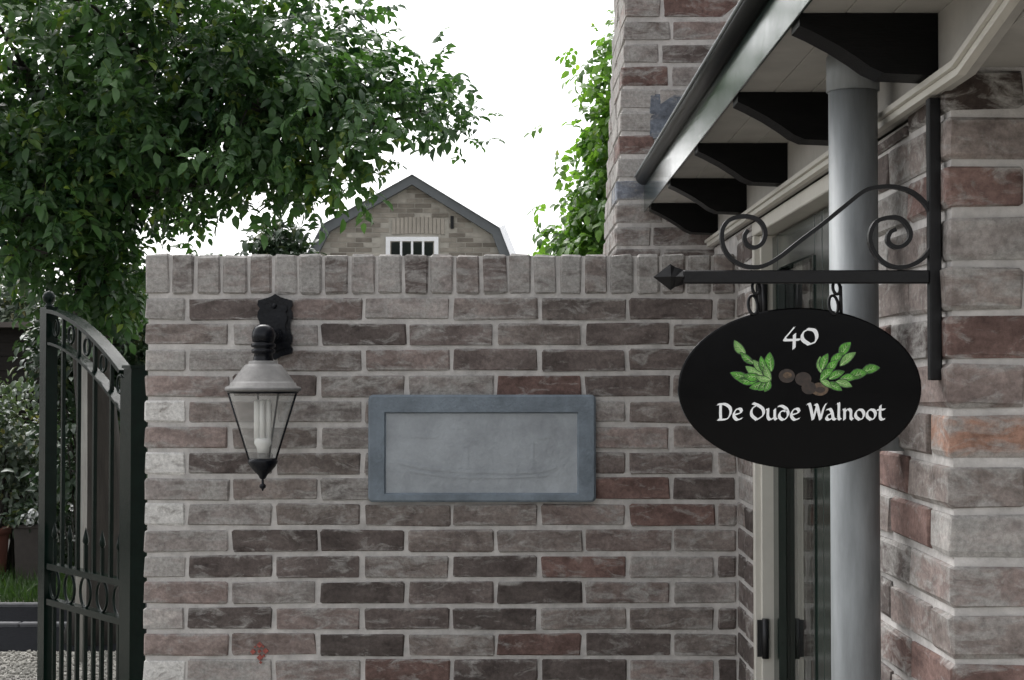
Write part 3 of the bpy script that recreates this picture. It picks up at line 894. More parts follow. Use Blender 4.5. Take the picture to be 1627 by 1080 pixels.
G = {
 'D': ([[(0.22,1.42),(0.2,0.7),(0.22,0.06)], [(-0.02,1.40),(0.55,1.42),(0.98,1.1),(1.02,0.6),(0.75,0.12),(0.2,0.03),(0.0,0.06)]], 1.22),
 'e': ([[(0.72,0.72),(0.62,0.98),(0.34,0.98),(0.1,0.66),(0.1,0.3),(0.36,0.02),(0.74,0.16)], [(0.12,0.48),(0.45,0.56),(0.72,0.72)]], 0.92),
 'O': ([[(0.58,1.36),(0.14,1.0),(0.1,0.45),(0.52,0.02)], [(0.2,1.5),(0.62,1.32),(1.02,0.98),(1.04,0.44),(0.52,0.02)]], 1.28),
 'u': ([[(0.02,0.94),(0.16,0.94),(0.15,0.3),(0.34,0.04),(0.7,0.26)], [(0.72,0.98),(0.72,0.2),(0.86,0.04)]], 1.0),
 'd': ([[(0.02,1.24),(0.34,1.24),(0.72,0.92),(0.8,0.42),(0.45,0.02),(0.12,0.24),(0.12,0.62),(0.4,0.84),(0.66,0.8)]], 1.0),
 'W': ([[(-0.05,1.4),(0.16,1.36),(0.42,0.04)], [(0.42,0.04),(0.74,1.25)], [(0.58,1.4),(0.76,1.25),(1.02,0.04)], [(1.02,0.04),(1.3,1.1),(1.5,1.46)]], 1.42),
 'a': ([[(0.12,0.92),(0.4,0.98),(0.58,0.6),(0.66,0.14),(0.86,0.04)], [(0.56,0.62),(0.2,0.42),(0.1,0.16),(0.32,0.02),(0.6,0.24)]], 0.96),
 'l': ([[(0.02,1.44),(0.16,1.42),(0.15,0.24),(0.3,0.04)]], 0.46),
 'n': ([[(0.02,0.92),(0.16,0.92),(0.16,0.03)], [(0.16,0.66),(0.45,0.98),(0.68,0.8),(0.68,0.22),(0.84,0.04)]], 0.98),
 'o': ([[(0.42,0.98),(0.12,0.7),(0.12,0.3),(0.42,0.02)], [(0.3,0.94),(0.62,0.88),(0.78,0.55),(0.68,0.18),(0.42,0.02)]], 0.94),
 't': ([[(0.26,1.3),(0.22,0.7),(0.24,0.2),(0.42,0.03),(0.62,0.14)], [(0.0,0.92),(0.6,0.94)]], 0.7),
 ' ': ([], 0.52),
 '4': ([[(0.62,1.5),(0.3,1.0),(0.02,0.5),(0.5,0.46),(1.0,0.5)], [(0.64,0.95),(0.62,0.4),(0.6,-0.25)]], 1.05),
 '0': ([[(0.5,1.38),(0.12,1.05),(0.1,0.5),(0.5,0.1)], [(0.36,1.36),(0.82,1.25),(0.98,0.75),(0.86,0.3),(0.5,0.1)]], 1.1)}
def text(word, xa, xb, ybase, wk, y, vs_=1.0):
    tot = sum(G[c][1] for c in word) - 0.1
    pa, pb = S(xa, ybase), S(xb, ybase)
    sc = (pb.x-pa.x)/tot
    mb = MB(); cx = pa.x
    for c in word:
        pen(mb, [[(a, b*vs_) for a, b in st_] for st_ in G[c][0]], cx, pa.z, sc, sc*wk, y); cx += G[c][1]*sc
    return mb.build('lettering', M['sign_white'], sign)
text('De Oude Walnoot', 1140, 1404, 667, 0.28, SY-0.0058, 0.92)
text('40', 1245, 1297, 549, 0.26, SY-0.0058, 0.76)

def sign_leaf(x0, y0, x1, y1, wd, mat, k):
    """painted leaf from stem (x0,y0) to tip (x1,y1) in photo pixels"""
    a, b = S(x0, y0), S(x1, y1)
    d = b-a; side = Vector((-d.z, 0, d.x)).normalized()
    yy = SY-0.00460-0.00004*k
    def outline(grow, y):
        nrm = side*(wd*d.length+grow); bend = side*wd*d.length*0.3
        L = []; Rr = []
        for t, ww in ((0, 0.1), (0.15, .6), (0.35, .95), (0.55, 1.0), (0.75, .75), (0.9, .4), (1, 0.06)):
            tt = t if grow == 0 else t*1.06-0.03
            c = a + d*tt + bend*math.sin(t*math.pi)
            L.append(c+nrm*ww); Rr.append(c-nrm*ww)
        vs = L+Rr; n = len(L)
        for v in vs: v.y = y
        return vs, [(i, i+1, n+i+1, n+i) for i in range(n-1)]
    o = MB().add(*outline(0, yy)).build('leaf', mat, sign)
    MB().add(*outline(0.0011, yy+0.00002)).build('leaf_edge', M['sign_deep'], o)
    bend = side*wd*d.length*0.3
    rib = MB()
    def line(p, q, w_):
        s_ = Vector((-(q-p).z, 0, (q-p).x)).normalized()*w_
        v = [p-s_, p+s_, q]
        for z_ in v: z_.y = yy-0.00001
        rib.add(v, [(0, 1, 2)])
    line(a+d*.04, a+d*.9+bend*.3, 0.0006)
    for t in (.25, .45, .62):
        m_ = a+d*t+bend*math.sin(t*math.pi)*.8
        line(m_.copy(), m_+d*.16+side*wd*d.length*.7, 0.0003); line(m_.copy(), m_+d*.16-side*wd*d.length*.7, 0.0003)
    rib.build('leaf_vein', M['sign_pale'], o)
SLV = []
rl = random.Random(21)
for (cx_, cy_, tips) in ((1224, 604, [(1166,541),(1160,592),(1176,560),(1172,604),(1184,582),(1196,572),(1222,560),(1208,566),(1214,580),(1190,616),(1204,620),(1214,622),(1180,596),(1200,598)]),
                         (1304, 604, [(1302,566),(1314,562),(1350,544),(1338,560),(1330,572),(1358,560),(1396,584),(1376,592),(1360,600),(1352,614),(1336,620),(1320,616),(1322,586),(1340,590)])):
    for (tx, ty) in tips:
        L_ = math.hypot(tx-cx_, ty-cy_)
        keep = min(1.0, 29.0/L_)
        sx_, sy_ = tx-(tx-cx_)*keep, ty-(ty-cy_)*keep
        SLV.append((sx_+rl.uniform(-3, 3), sy_+rl.uniform(-3, 3), tx, ty, rl.uniform(.17, .25), rl.choice('gggp')))
for k, (x0, y0, x1, y1, wd, g) in enumerate(SLV):
    sign_leaf(x0, y0, x1, y1, wd, M['sign_green'] if g == 'g' else M['sign_green2'], k)
def sign_nut(x, y, r, mat, k, sq=0.85, nm='walnut'):
    c = S(x, y); rr_ = r/F*SY
    v = [(c.x + rr_*math.cos(a), SY-0.0053-0.00005*k, c.z + rr_*sq*math.sin(a)) for a in [2*math.pi*i/18 for i in range(18)]]
    o = MB().add(v, [tuple(range(18))]).build(nm, mat, sign)
    return o
sign_nut(1249, 597, 13, M['sign_brown'], 1); sign_nut(1275, 602, 13, M['sign_brown'], 2); sign_nut(1301, 618, 14, M['sign_tan'], 3, 0.75)
sign_nut(1284, 616, 12, M['sign_brown'], 4); sign_nut(1302, 619, 8, M['sign_brown'], 5, 0.6, 'walnut_kernel'); sign_nut(1250, 596, 7, M['sign_tan'], 6, 0.7, 'walnut_kernel')

# ================================================================== GATE
GR, GL = 5.2, 5.76
gr0 = P(215, 600, GR); gl0 = P(77, 600, GL)
A = Vector((gr0.x, GR, 0)); B = Vector((gl0.x, GL, 0))
Lg = (B-A).length; dg = (B-A).normalized(); ng = Vector((-dg.y, dg.x, 0))
gate = empty('garden_gate', ((A+B)/2), 'dark green wrought iron gate leaf with curved top standing open beside brick wall', 'gate')
post = empty('gate_post', A, 'square dark green gate post close behind the left end of brick wall', 'post')
def gbar(mb, u0, z0, u1, z1, wd, dp):
    """flat bar in the gate plane between (u,z) points"""
    p, q = A + dg*u0 + Vector((0, 0, z0)), A + dg*u1 + Vector((0, 0, z1))
    t = (q-p).normalized(); s = t.cross(ng).normalized()*wd/2; d = ng*dp/2
    vs = [p-s-d, p+s-d, p+s+d, p-s+d, q-s-d, q+s-d, q+s+d, q-s+d]
    mb.add(vs, [(0,1,2,3),(7,6,5,4),(0,4,5,1),(1,5,6,2),(2,6,7,3),(3,7,4,0)])
    return mb
def gz(y, D): return P(100, y, D).z
ztr = gz(585, GR)
pm = MB(); gbar(pm, 0, 0, 0, ztr, 0.056, 0.056); pm.build('post_shaft', M['gate_green'], post)
pc = MB(); gbar(pc, 0, ztr+0.0005, 0, ztr+0.010, 0.066, 0.066); pc.build('post_cap', M['gate_green'], post)
U0 = 0.045; U1 = Lg
zl = gz(492, GL)
st = MB(); gbar(st, U1, 0.06, U1, zl+0.01, 0.058, 0.045); st.build('stile', M['gate_green'], gate)
st = MB(); gbar(st, U0+0.012, 0.06, U0+0.012, gz(600, GR), 0.028, 0.04); st.build('stile', M['gate_green'], gate)
ball = MB(); pb_ = A + dg*U1; ball.lathe([(0.001, 0.058), (0.014, 0.054), (0.022, 0.042), (0.024, 0.034), (0.020, 0.02), (0.010, 0.010), (0.016, 0.004), (0.018, 0.0)], (pb_.x, pb_.y, zl+0.012), 16)
ball.build('finial', M['gate_green'], gate)
up_hi, up_lo = zl - 0.005, gz(598, GR)
lo_hi, lo_lo = gz(545, GL), gz(662, GR)
curve = lambda u, hi, lo: hi - (hi-lo)*(((U1-u)/(U1-U0))**1.7)
def arc_rail(hi, lo, wd, dp):
    mb = MB(); n = 16
    vs = []; fs = []
    for i in range(n+1):
        u = U0 + 0.027 + (U1-0.03-U0-0.027)*i/n
        z = curve(u, hi, lo)
        p = A + dg*u + Vector((0, 0, z))
        dz = curve(u+.01, hi, lo)-curve(u-.01, hi, lo)
        t = (dg*0.02 + Vector((0, 0, dz))).normalized(); s = t.cross(ng).normalized()*wd/2; d = ng*dp/2
        vs += [p-s-d, p+s-d, p+s+d, p-s+d]
    for i in range(n):
        for k in range(4): fs.append((i*4+k, i*4+(k+1) % 4, (i+1)*4+(k+1) % 4, (i+1)*4+k))
    fs += [(3,2,1,0), tuple(n*4+k for k in range(4))]
    return mb.add(vs, fs).build('curved_rail', M['gate_green'], gate)
arc_rail(up_hi, up_lo, 0.014, 0.05); arc_rail(lo_hi, lo_lo, 0.010, 0.04)
r1 = (gz(899, GL)+gz(927, GR))/2; r2 = (gz(955, GL)+gz(989, GR))/2
for zr in (r1, r2, 0.12):
    m_ = MB(); gbar(m_, U0+0.027, zr, U1-0.03, zr, 0.022, 0.036); m_.build('rail', M['gate_green'], gate)
nb = 10
for i in range(1, nb):
    u = U0 + (U1-U0)*i/nb
    if i % 2 == 0:
        m_ = MB(); gbar(m_, u, r1+0.011, u, curve(u, lo_hi, lo_lo)-0.004, 0.013, 0.013); m_.build('bar', M['gate_green'], gate)
    else:
        m_ = MB(); gbar(m_, u, r1+0.011, u, r1+0.10, 0.012, 0.012)
        p = A + dg*u
        m_.lathe([(0.006, 0), (0.012, 0.012), (0.009, 0.03), (0.001, 0.06)], (p.x, p.y, r1+0.10), 6)
        m_.build('spear', M['gate_green'], gate)
    m_ = MB(); gbar(m_, u, 0.131, u, r2-0.011, 0.013, 0.013); m_.build('bar', M['gate_green'], gate)
    if i % 2 == 1:
        # rings between the two rails and between the two curves
        for zc_, rr_ in (((r1+r2)/2, (r1-r2)/2-0.011), ((curve(u, up_hi, up_lo)+curve(u, lo_hi, lo_lo))/2, 0.030)):
            ctr = A + dg*u + Vector((0, 0, zc_))
            m_ = MB(); m_.tube([ctr + dg*rr_*0.8*math.cos(a) + Vector((0, 0, rr_*math.sin(a))) for a in [2*math.pi*k/18 for k in range(19)]], 0.0055, 6, False)
            m_.build('ring', M['gate_green'], gate)
    else:
        m_ = MB(); gbar(m_, u, curve(u, lo_hi, lo_lo)+0.005, u, curve(u, up_hi, up_lo)-0.007, 0.012, 0.012); m_.build('bar', M['gate_green'], gate)
for z in (0.35, 1.35):
    p = A + dg*0.036
    MB().tube([(p.x, p.y, z-0.04), (p.x, p.y, z+0.04)], 0.011, 10).build('hinge', M['gate_green'], gate)

# ================================================================== FOLIAGE TOOLS
def leaflet(L, W, droop=0.25, fold=0.25):
    m = [(0, 0, 0), (0.33*L, 0, 0.02*L), (0.68*L, 0, -0.10*L*droop*2), (L, 0, -droop*L)]
    l1 = (0.30*L, W*0.46, fold*W*0.5); l2 = (0.66*L, W*0.42, fold*W*0.4 - 0.1*L*droop*2)
    v = m + [l1, l2, (l1[0], -l1[1], l1[2]), (l2[0], -l2[1], l2[2])]
    f = [(0, 1, 4), (1, 2, 5, 4), (2, 3, 5), (0, 6, 1), (1, 6, 7, 2), (2, 7, 3)]
    return np.array(v), f

def compound(L=0.30, n=3, lw=0.052, ll=0.115, r=None):
    """pinnate leaf: n pairs and an end leaflet along +X"""
    V = []; Fc = []; Tn = []
    def put(base, az, pitch, ln, wd):
        v, f = leaflet(ln, wd, r.uniform(0.1, 0.4), r.uniform(0.1, 0.5))
        ca, sa = math.cos(az), math.sin(az); cp, sp = math.cos(pitch), math.sin(pitch)
        Rm = np.array([[ca*cp, -sa, ca*sp], [sa*cp, ca, sa*sp], [-sp, 0, cp]])
        w_ = v @ Rm.T + np.array(base)
        b = sum(len(x) for x in V)
        V.append(w_); Fc.extend([tuple(i+b for i in q) for q in f]); Tn.extend([r.uniform(0.0, 1.0)]*len(f))
    z = lambda t: -0.16*L*t*t
    for i in range(n):
        t = 0.32 + 0.58*i/n
        for s in (-1, 1):
            put((t*L, s*0.004, z(t)), s*math.radians(r.uniform(48, 72)), math.radians(r.uniform(0, 28)), ll*r.uniform(0.75, 1.05)*(0.75+0.4*t), lw*r.uniform(0.8, 1.1))
    put((L*0.93, 0, z(0.93)), math.radians(r.uniform(-12, 12)), math.radians(r.uniform(5, 30)), ll*1.15, lw*1.1)
    # stalk
    b = sum(len(x) for x in V)
    V.append(np.array([(0, 0.0018, 0), (0, -0.0018, 0), (L*0.5, 0.0015, z(.5)), (L*0.5, -0.0015, z(.5)), (L*0.95, 0, z(.95))]))
    Fc += [(b, b+1, b+3, b+2), (b+2, b+3, b+4)]; Tn += [0.9, 0.9]
    return np.concatenate(V), Fc, Tn

def rot_from(dirs, roll):
    """matrices whose X axis follows dirs, Z axis as upright as possible then rolled"""
    x = dirs/np.linalg.norm(dirs, axis=1, keepdims=True)
    up = np.tile(np.array([0.0, 0.0, 1.0]), (len(x), 1))
    y = np.cross(up, x); ln = np.linalg.norm(y, axis=1, keepdims=True); y = np.where(ln > 1e-3, y/np.maximum(ln, 1e-6), np.array([[0, 1.0, 0]]))
    z = np.cross(x, y)
    c, s = np.cos(roll)[:, None], np.sin(roll)[:, None]
    y2 = y*c + z*s; z2 = -y*s + z*c
    return np.stack([x, y2, z2], axis=2)

def scatter(name, templates, pos, dirs, roll, scale, mat, parent, kind='stuff', tone_shift=None):
    Vs = []; loops = []; starts = []; totals = []; tn = []
    Rm = rot_from(dirs, roll)
    tid = rng.integers(0, len(templates), len(pos))
    base = 0; lcount = 0
    for k, (tv, tf, tt) in enumerate(templates):
        sel = np.where(tid == k)[0]
        if not len(sel): continue
        vv = np.einsum('nij,vj->nvi', Rm[sel], tv)*scale[sel][:, None, None] + pos[sel][:, None, :]
        Vs.append(vv.reshape(-1, 3))
        fl = np.concatenate([np.array(f) for f in tf]); ft = np.array([len(f) for f in tf])
        nv = len(tv)
        loops.append((fl[None, :] + (base + nv*np.arange(len(sel)))[:, None]).ravel())
        totals.append(np.tile(ft, len(sel)))
        sh = rng.uniform(-0.12, 0.12, len(sel)) if tone_shift is None else tone_shift[sel]
        tn.append((np.array(tt)[None, :]*0.6 + 0.2 + sh[:, None]).ravel())
        base += nv*len(sel)
    V = np.concatenate(Vs); lp = np.concatenate(loops); tot = np.concatenate(totals)
    st_ = np.concatenate([[0], np.cumsum(tot)[:-1]])
    bo = org(parent) if parent else Vector((0, 0, 0))
    V = V - np.array(bo)
    me = bpy.data.meshes.new(name)
    me.vertices.add(len(V)); me.vertices.foreach_set('co', V.astype(np.float32).ravel())
    me.loops.add(len(lp)); me.loops.foreach_set('vertex_index', lp.astype(np.int32))
    me.polygons.add(len(tot)); me.polygons.foreach_set('loop_start', st_.astype(np.int32))
    me.update(calc_edges=True)
    at = me.attributes.new('tone', 'FLOAT', 'FACE'); at.data.foreach_set('value', np.concatenate(tn).astype(np.float32))
    me.materials.append(mat)
    o = bpy.data.objects.new(name, me); COL.objects.link(o)
    if parent: o.parent = parent
    ORG[o.name] = bo.copy()
    if kind: o['kind'] = kind
    return o

def tmpl_mesh(t, name, mat):
    v, f, tt = t
    me = bpy.data.meshes.new(name); me.from_pydata(v.tolist(), [], f)
    at = me.attributes.new('tone', 'FLOAT', 'FACE'); at.data.foreach_set('value', [x*0.6+0.2 for x in tt])
    me.materials.append(mat); return me

rr = random.Random(3)
T_WAL = [compound(rr.uniform(.15, .22), 3, rr.uniform(.040, .048), rr.uniform(.072, .092), rr) for _ in range(10)]
def tone_t(v, f, r): return v, f, [r.uniform(0, 1)]*len(f)
T_SIMPLE = [tone_t(*leaflet(0.075, 0.036, rr.uniform(.1, .5), rr.uniform(.1, .6)), rr) for _ in range(6)]
T_SMALL = [tone_t(*leaflet(0.05, 0.028, rr.uniform(.1, .5), rr.uniform(.1, .6)), rr) for _ in range(6)]
T_MAPLE = [compound(.15, 2, .05, .085, rr) for _ in range(6)]

def lobe_points(lobes, n, shell=0.5):
    """points in a union of ellipsoids given as (centre, radii, weight)"""
    wts = np.array([l[2] for l in lobes], float); wts /= wts.sum()
    k = rng.choice(len(lobes), n, p=wts)
    d = rng.normal(size=(n, 3)); d /= np.linalg.norm(d, axis=1, keepdims=True)
    r = rng.uniform(0, 1, n)**shell
    c = np.array([l[0] for l in lobes])[k]; ra = np.array([l[1] for l in lobes])[k]
    return c + d*r[:, None]*ra, d*ra/np.linalg.norm(ra, axis=1, keepdims=True), k

def px_lobes(spec):
    res = []
    for x, y, rx, ry, D, dd, wt in spec:
        c = P(x, y, D); s = D/F
        res.append((np.array(c), np.array((rx*s, dd, ry*s)), wt))
    return res

def limbs(mb, base, fork, lobes, r0, r1, twigs=7, rs=None):
    for c, ra, wt in lobes:
        c = Vector(c)
        if c.y < fork.y - 1.5 or ra[0] < 0.14: continue
        k_ = min(1.0, ra[0]/0.45)
        mid = (Vector(fork)+c)/2 + Vector((rs.uniform(-.15, .15), rs.uniform(-.15, .15), rs.uniform(0, .2)))
        pts = smooth_pts([fork, mid, c], 5)
        mb.tube(pts, [(r0 + (r1-r0)*i/(len(pts)-1))*k_ for i in range(len(pts))], 7)
        for _ in range(twigs):
            d = Vector((rs.gauss(0, 1), rs.gauss(0, 1), rs.gauss(0, 1))).normalized()
            e = c + Vector((d.x*ra[0], d.y*ra[1], d.z*ra[2]))*rs.uniform(.7, 1.0)
            m2 = (c+e)/2 + Vector((rs.uniform(-.08, .08), rs.uniform(-.08, .08), rs.uniform(-.03, .1)))
            mb.tube([c, m2, e], [r1*0.8*k_, r1*0.4*k_, 0.003], 5)

def clumped(lobes, n, clump, spread, shell=0.5):
    """leaves gathered at twig ends: n leaves round n/clump seeds"""
    m = max(1, n//clump)
    p, d, k = lobe_points(lobes, m, shell)
    idx = rng.integers(0, m, n)
    pos = p[idx] + rng.normal(size=(n, 3))*spread
    out = d[idx]/np.maximum(np.linalg.norm(d[idx], axis=1, keepdims=True), 1e-6)
    tsh = (rng.uniform(-0.3, 0.2, m) + (rng.uniform(0, 1, m) > 0.95)*0.35)[idx] + rng.normal(0, 0.08, n)
    return pos, out, tsh

def make_tree(name, label, cat, base, fork, lobes, n, templates, mat, clump=8, spread=0.11, r_base=0.16, sc=(0.85, 1.2), droop=0.55, singles=0, single_lobes=None, group=None, twigs=7, shell=0.45):
    t = empty(name, base, label, cat, group)
    rs = random.Random(name)
    tk = MB()
    base = Vector(base); fork = Vector(fork)
    pts = smooth_pts([base, base.lerp(fork, .35) + Vector((.05, 0, 0)), base.lerp(fork, .7) + Vector((-.04, .03, 0)), fork], 4)
    tk.tube(pts, [r_base*(1.25 if i == 0 else 1-0.35*i/(len(pts)-1)) for i in range(len(pts))], 12)
    limbs(tk, base, fork, lobes, r_base*0.5, r_base*0.16, twigs, rs)
    tk.build('trunk', M['bark'], t)
    pos, out_, tsh = clumped(lobes, n, clump, spread, shell)
    dirs = out_*0.8 + rng.normal(size=(n, 3))*0.55; dirs[:, 2] -= droop
    crown = scatter('crown', templates, pos, dirs, rng.normal(0, 0.5, n), rng.uniform(sc[0], sc[1], n), mat, t, 'stuff', tsh)
    if singles:
        mes = [tmpl_mesh(q, 'leaf', mat) for q in templates]
        p2, o2, _ = clumped(single_lobes or lobes, singles, 4, 0.09, 0.2)
        d2 = o2*0.8 + rng.normal(size=(singles, 3))*0.5; d2[:, 2] -= droop
        Rm = rot_from(d2, rng.normal(0, 0.5, singles))
        for i in range(singles):
            o = bpy.data.objects.new('leaf', mes[i % len(mes)]); COL.objects.link(o)
            o.parent = crown
            s = random.uniform(*sc)
            m4 = Matrix([list(r) for r in Rm[i]]).to_4x4() @ Matrix.Scale(s, 4)
            m4.translation = Vector(p2[i]) - org(crown)
            o.matrix_local = m4
    return t

# ================================================================== TREES
WL = px_lobes([
 (40, 110, 170, 170, 9.2, .9, 1.5), (230, 90, 170, 150, 9.0, .9, 1.4), (400, 90, 130, 120, 9.0, .8, 1.0), (510, 110, 70, 85, 9.1, .5, .5),
 (600, 150, 70, 50, 9.2, .4, .20), (670, 180, 45, 34, 9.2, .3, .09), (540, 178, 70, 42, 8.9, .45, .22), (430, 180, 100, 55, 8.8, .6, .38),
 (100, 270, 150, 90, 9.2, .8, 1.1), (240, 220, 110, 60, 9.0, .7, .6), (40, 360, 80, 40, 9.6, .6, .30), (160, 370, 50, 50, 9.8, .5, .26),
 (500, 258, 42, 26, 8.9, .3, .10), (710, 195, 22, 20, 9.2, .15, .05), (728, 222, 22, 20, 9.2, .15, .025), (700, 232, 20, 12, 9.1, .2, .015), (455, 280, 45, 18, 8.9, .3, .10), (560, 268, 32, 18, 8.8, .25, .05), (605, 240, 32, 16, 8.8, .25, .045), (335, 292, 45, 20, 9.0, .3, .12), (735, 240, 14, 16, 9.1, .15, .02), (300, 320, 36, 22, 9.2, .3, .08), (390, 262, 60, 22, 9.0, .3, .13), 
 (60, -330, 420, 130, 6.8, 1.3, 1.5), (-420, 0, 200, 330, 7.2, 1.2, 1.0), (100, -140, 240, 140, 9.2, 1.2, 1.1), (360, -120, 150, 110, 9.2, 1.0, .7), (255, 300, 30, 35, 9.6, .3, .08), (60, 400, 90, 35, 9.0, .5, .25), (190, 390, 50, 40, 9.3, .4, .2), (140, 455, 70, 40, 9.4, .35, .14), (60, 330, 120, 60, 9.0, .5, .4), (200, 440, 30, 50, 9.5, .3, .10), (150, 320, 120, 60, 10.2, .6, .5), (-150, 100, 130, 220, 9.4, 1.0, .6), (-120, 320, 100, 90, 9.4, .8, .3)])  # near lobes above and left of view: unseen, added to shade the crown
tb = P(150, 605, 9.7); tb.z = 0
tf = P(155, 330, 9.6)
SLB = px_lobes([(605, 150, 70, 55, 8.8, .3, .6), (665, 180, 40, 34, 8.9, .25, .35), (530, 178, 75, 42, 8.5, .3, .5), (430, 190, 100, 65, 8.3, .4, .6), (495, 255, 30, 20, 8.6, .25, .12), (712, 200, 18, 18, 8.9, .15, .12), (500, 90, 90, 80, 8.6, .4, .6)])
make_tree('walnut_tree', 'large dark walnut tree with dense crown overhanging the brick wall at left', 'tree', tb, tf, WL, 6800, T_WAL, M['walnut_leaf'], 13, 0.105, 0.15, (0.5, 1.1), 0.25, 220, SLB)
RL = px_lobes([(985, 320, 60, 60, 10.0, .4, 1.0), (1010, 230, 60, 60, 10.0, .4, .8), (935, 390, 35, 30, 10.0, .3, .36), (930, 230, 25, 16, 10.0, .2, .08), (935, 300, 28, 30, 10.0, .2, .12), (1020, 130, 50, 60, 10.1, .4, .4), (965, 130, 16, 14, 10.0, .15, .05), (1000, 60, 22, 20, 10.1, .2, .08), (1100, 200, 90, 180, 10.3, .7, .8), (970, 440, 70, 50, 10.0, .5, .5)])
tb2 = P(1020, 605, 10.2); tb2.z = 0
make_tree('pale_green_tree', 'pale green leafy tree rising behind the brick chimney', 'tree', tb2, P(1020, 420, 10.2), RL, 1800, T_MAPLE, M['lime_leaf'], 8, 0.10, 0.10, (0.6, 0.95), 0.5, 120, RL[:6])
SL = px_lobes([(450, 380, 22, 18, 18, .4, .7), (425, 398, 22, 18, 18, .4, .5), (465, 420, 30, 24, 18, .5, .8), (440, 455, 50, 40, 18, .6, 1)])
tb3 = P(445, 605, 18); tb3.z = 0
make_tree('small_round_tree', 'small dark tree beside the left slope of the barn roof', 'tree', tb3, P(445, 470, 18), SL, 1700, T_SIMPLE, M['hedge_leaf'], 10, 0.10, 0.08, (1.3, 2.0), 0.3, twigs=5)
GLb = px_lobes([(30, 475, 70, 40, 26, 1.0, 1.0), (-60, 470, 60, 60, 26, 1.0, .6), (110, 500, 60, 45, 26, 1, .8), (190, 480, 50, 60, 26, 1, .7), (60, 520, 120, 50, 26, 1, 1.0)])
tb4 = P(60, 605, 26); tb4.z = 0
make_tree('grey_green_tree', 'distant grey-green tree seen above the dark shed roof', 'tree', tb4, P(60, 560, 26), GLb, 2600, T_SIMPLE, M['grey_leaf'], 10, 0.16, 0.12, (1.8, 2.8), 0.3, twigs=5)

# ================================================================== BARN
BD = 20.0
barn = empty('barn', (P(655, 400, BD).x, BD, 0), 'small barn with curved gambrel roof and pale brick gable behind the wall', 'barn')
pk = P(655, 268, BD); kl = P(506, 350, BD); kr = P(801, 356, BD)
el_ = P(456, 445, BD); er = P(838, 450, BD)
out_line = [(el_.x, el_.z), (kl.x, kl.z), (pk.x, pk.z), (kr.x, kr.z), (er.x, er.z)]
cxg = pk.x; czg = el_.z
def inset(pts, d):
    """shift a polyline inwards (to its lower side)"""
    res = []
    for i, p in enumerate(pts):
        a = Vector(pts[max(i-1, 0)]); b = Vector(pts[min(i+1, len(pts)-1)]); q = Vector(p)
        n1 = Vector((0, 0)); cnt = 0
        for s, e in ((a, q), (q, b)):
            t = e-s
            if t.length > 1e-6:
                t.normalize(); n1 += Vector((t.y, -t.x)); cnt += 1
        n1.normalize()
        res.append((q.x + n1.x*d, q.y + n1.y*d))
    return res
def band(pts, d0, d1, y0, y1):
    a, b = inset(pts, d0), inset(pts, d1)
    mb = MB()
    for i in range(len(pts)-1):
        mb.prism([a[i], a[i+1], b[i+1], b[i]], y0, y1, 'Y')
    return mb
gw = inset(out_line, 0.12)
gpoly = [(gw[0][0], 0)] + gw + [(gw[-1][0], 0)]
gwall = MB().prism([(x, z) for x, z in gpoly], BD+0.106, BD+4.0, 'Y').build('gable_wall', M['barn_mortar'], barn)
# gable bricks, too small to pick apart singly: one mesh
def inside(x, z):
    for i in range(len(gw)-1):
        (xa, za1), (xb_, zb2) = gw[i], gw[i+1]
        if xa <= x <= xb_: return z < za1 + (zb2-za1)*(x-xa)/(xb_-xa) - 0.02
    return False
wx0, wx1 = P(612, 390, BD).x, P(696, 390, BD).x
wz1 = P(650, 375, BD).z; wz0 = wz1 - 0.62
sz0 = P(650, 371, BD).z; sz1 = P(650, 346, BD).z
sx0, sx1 = P(622, 360, BD).x, P(706, 360, BD).x
gb = {0: MB(), 1: MB(), 2: MB()}
z = 2.3; r = 0
while z < pk.z:
    x = gw[0][0] - (r % 2)*0.11
    while x < gw[-1][0]:
        x1 = x + 0.205
        ok = all(inside(a, b) for a in (x, x1) for b in (z, z+0.052))
        hit = (x1 > wx0-0.02 and x < wx1+0.02 and z+0.052 > wz0-0.02 and z < wz1+0.02) or (x1 > sx0-0.01 and x < sx1+0.01 and z+0.05 > sz0-0.01 and z < sz1+0.01)
        if ok and not hit:
            gb[random.choice((0, 0, 1, 1, 2))].box(x, x1, BD+0.10, BD+0.12, z, z+0.052)
        x += 0.2167
    z += 0.0633; r += 1
for k, c in enumerate(((0.27, 0.245, 0.21), (0.18, 0.16, 0.135), (0.36, 0.335, 0.295))):
    gb[k].build('brickwork', simple('barn_brick', c, 0.9, var=0.3, scale=6), gwall, None, 'stuff')
ns = 13
smat = simple('barn_arch_brick', (0.33, 0.30, 0.26), 0.9, var=0.2, scale=4)
for i in range(ns):
    xx = sx0 + (sx1-sx0)*i/ns
    hgt = 0.012*math.sin(math.pi*(i+.5)/ns)
    MB().box(xx+0.004, xx+(sx1-sx0)/ns-0.006, BD+0.092, BD+0.12, sz0+hgt, sz1+hgt*2).build('brick', smat, gwall)
band(out_line, 0.077, 0.20, BD-0.02, BD+0.09).build('bargeboard', M['barn_trim'], barn)
vt = MB(); a_, b2_ = inset(out_line, -0.01), inset(out_line, 0.075)
for i in range(len(out_line)-1):
    q = [(a_[i][0], BD+0.10, a_[i][1]), (a_[i+1][0], BD+0.10, a_[i+1][1]), (b2_[i+1][0], BD-0.06, b2_[i+1][1]), (b2_[i][0], BD-0.06, b2_[i][1]), (b2_[i][0], BD+0.10, b2_[i][1]), (b2_[i+1][0], BD+0.10, b2_[i+1][1])]
    vt.add(q, [(0, 1, 2, 3), (3, 2, 5, 4), (0, 4, 5, 1), (0, 3, 4), (1, 5, 2)])
vt.build('verge_trim', M['barn_white'], barn)
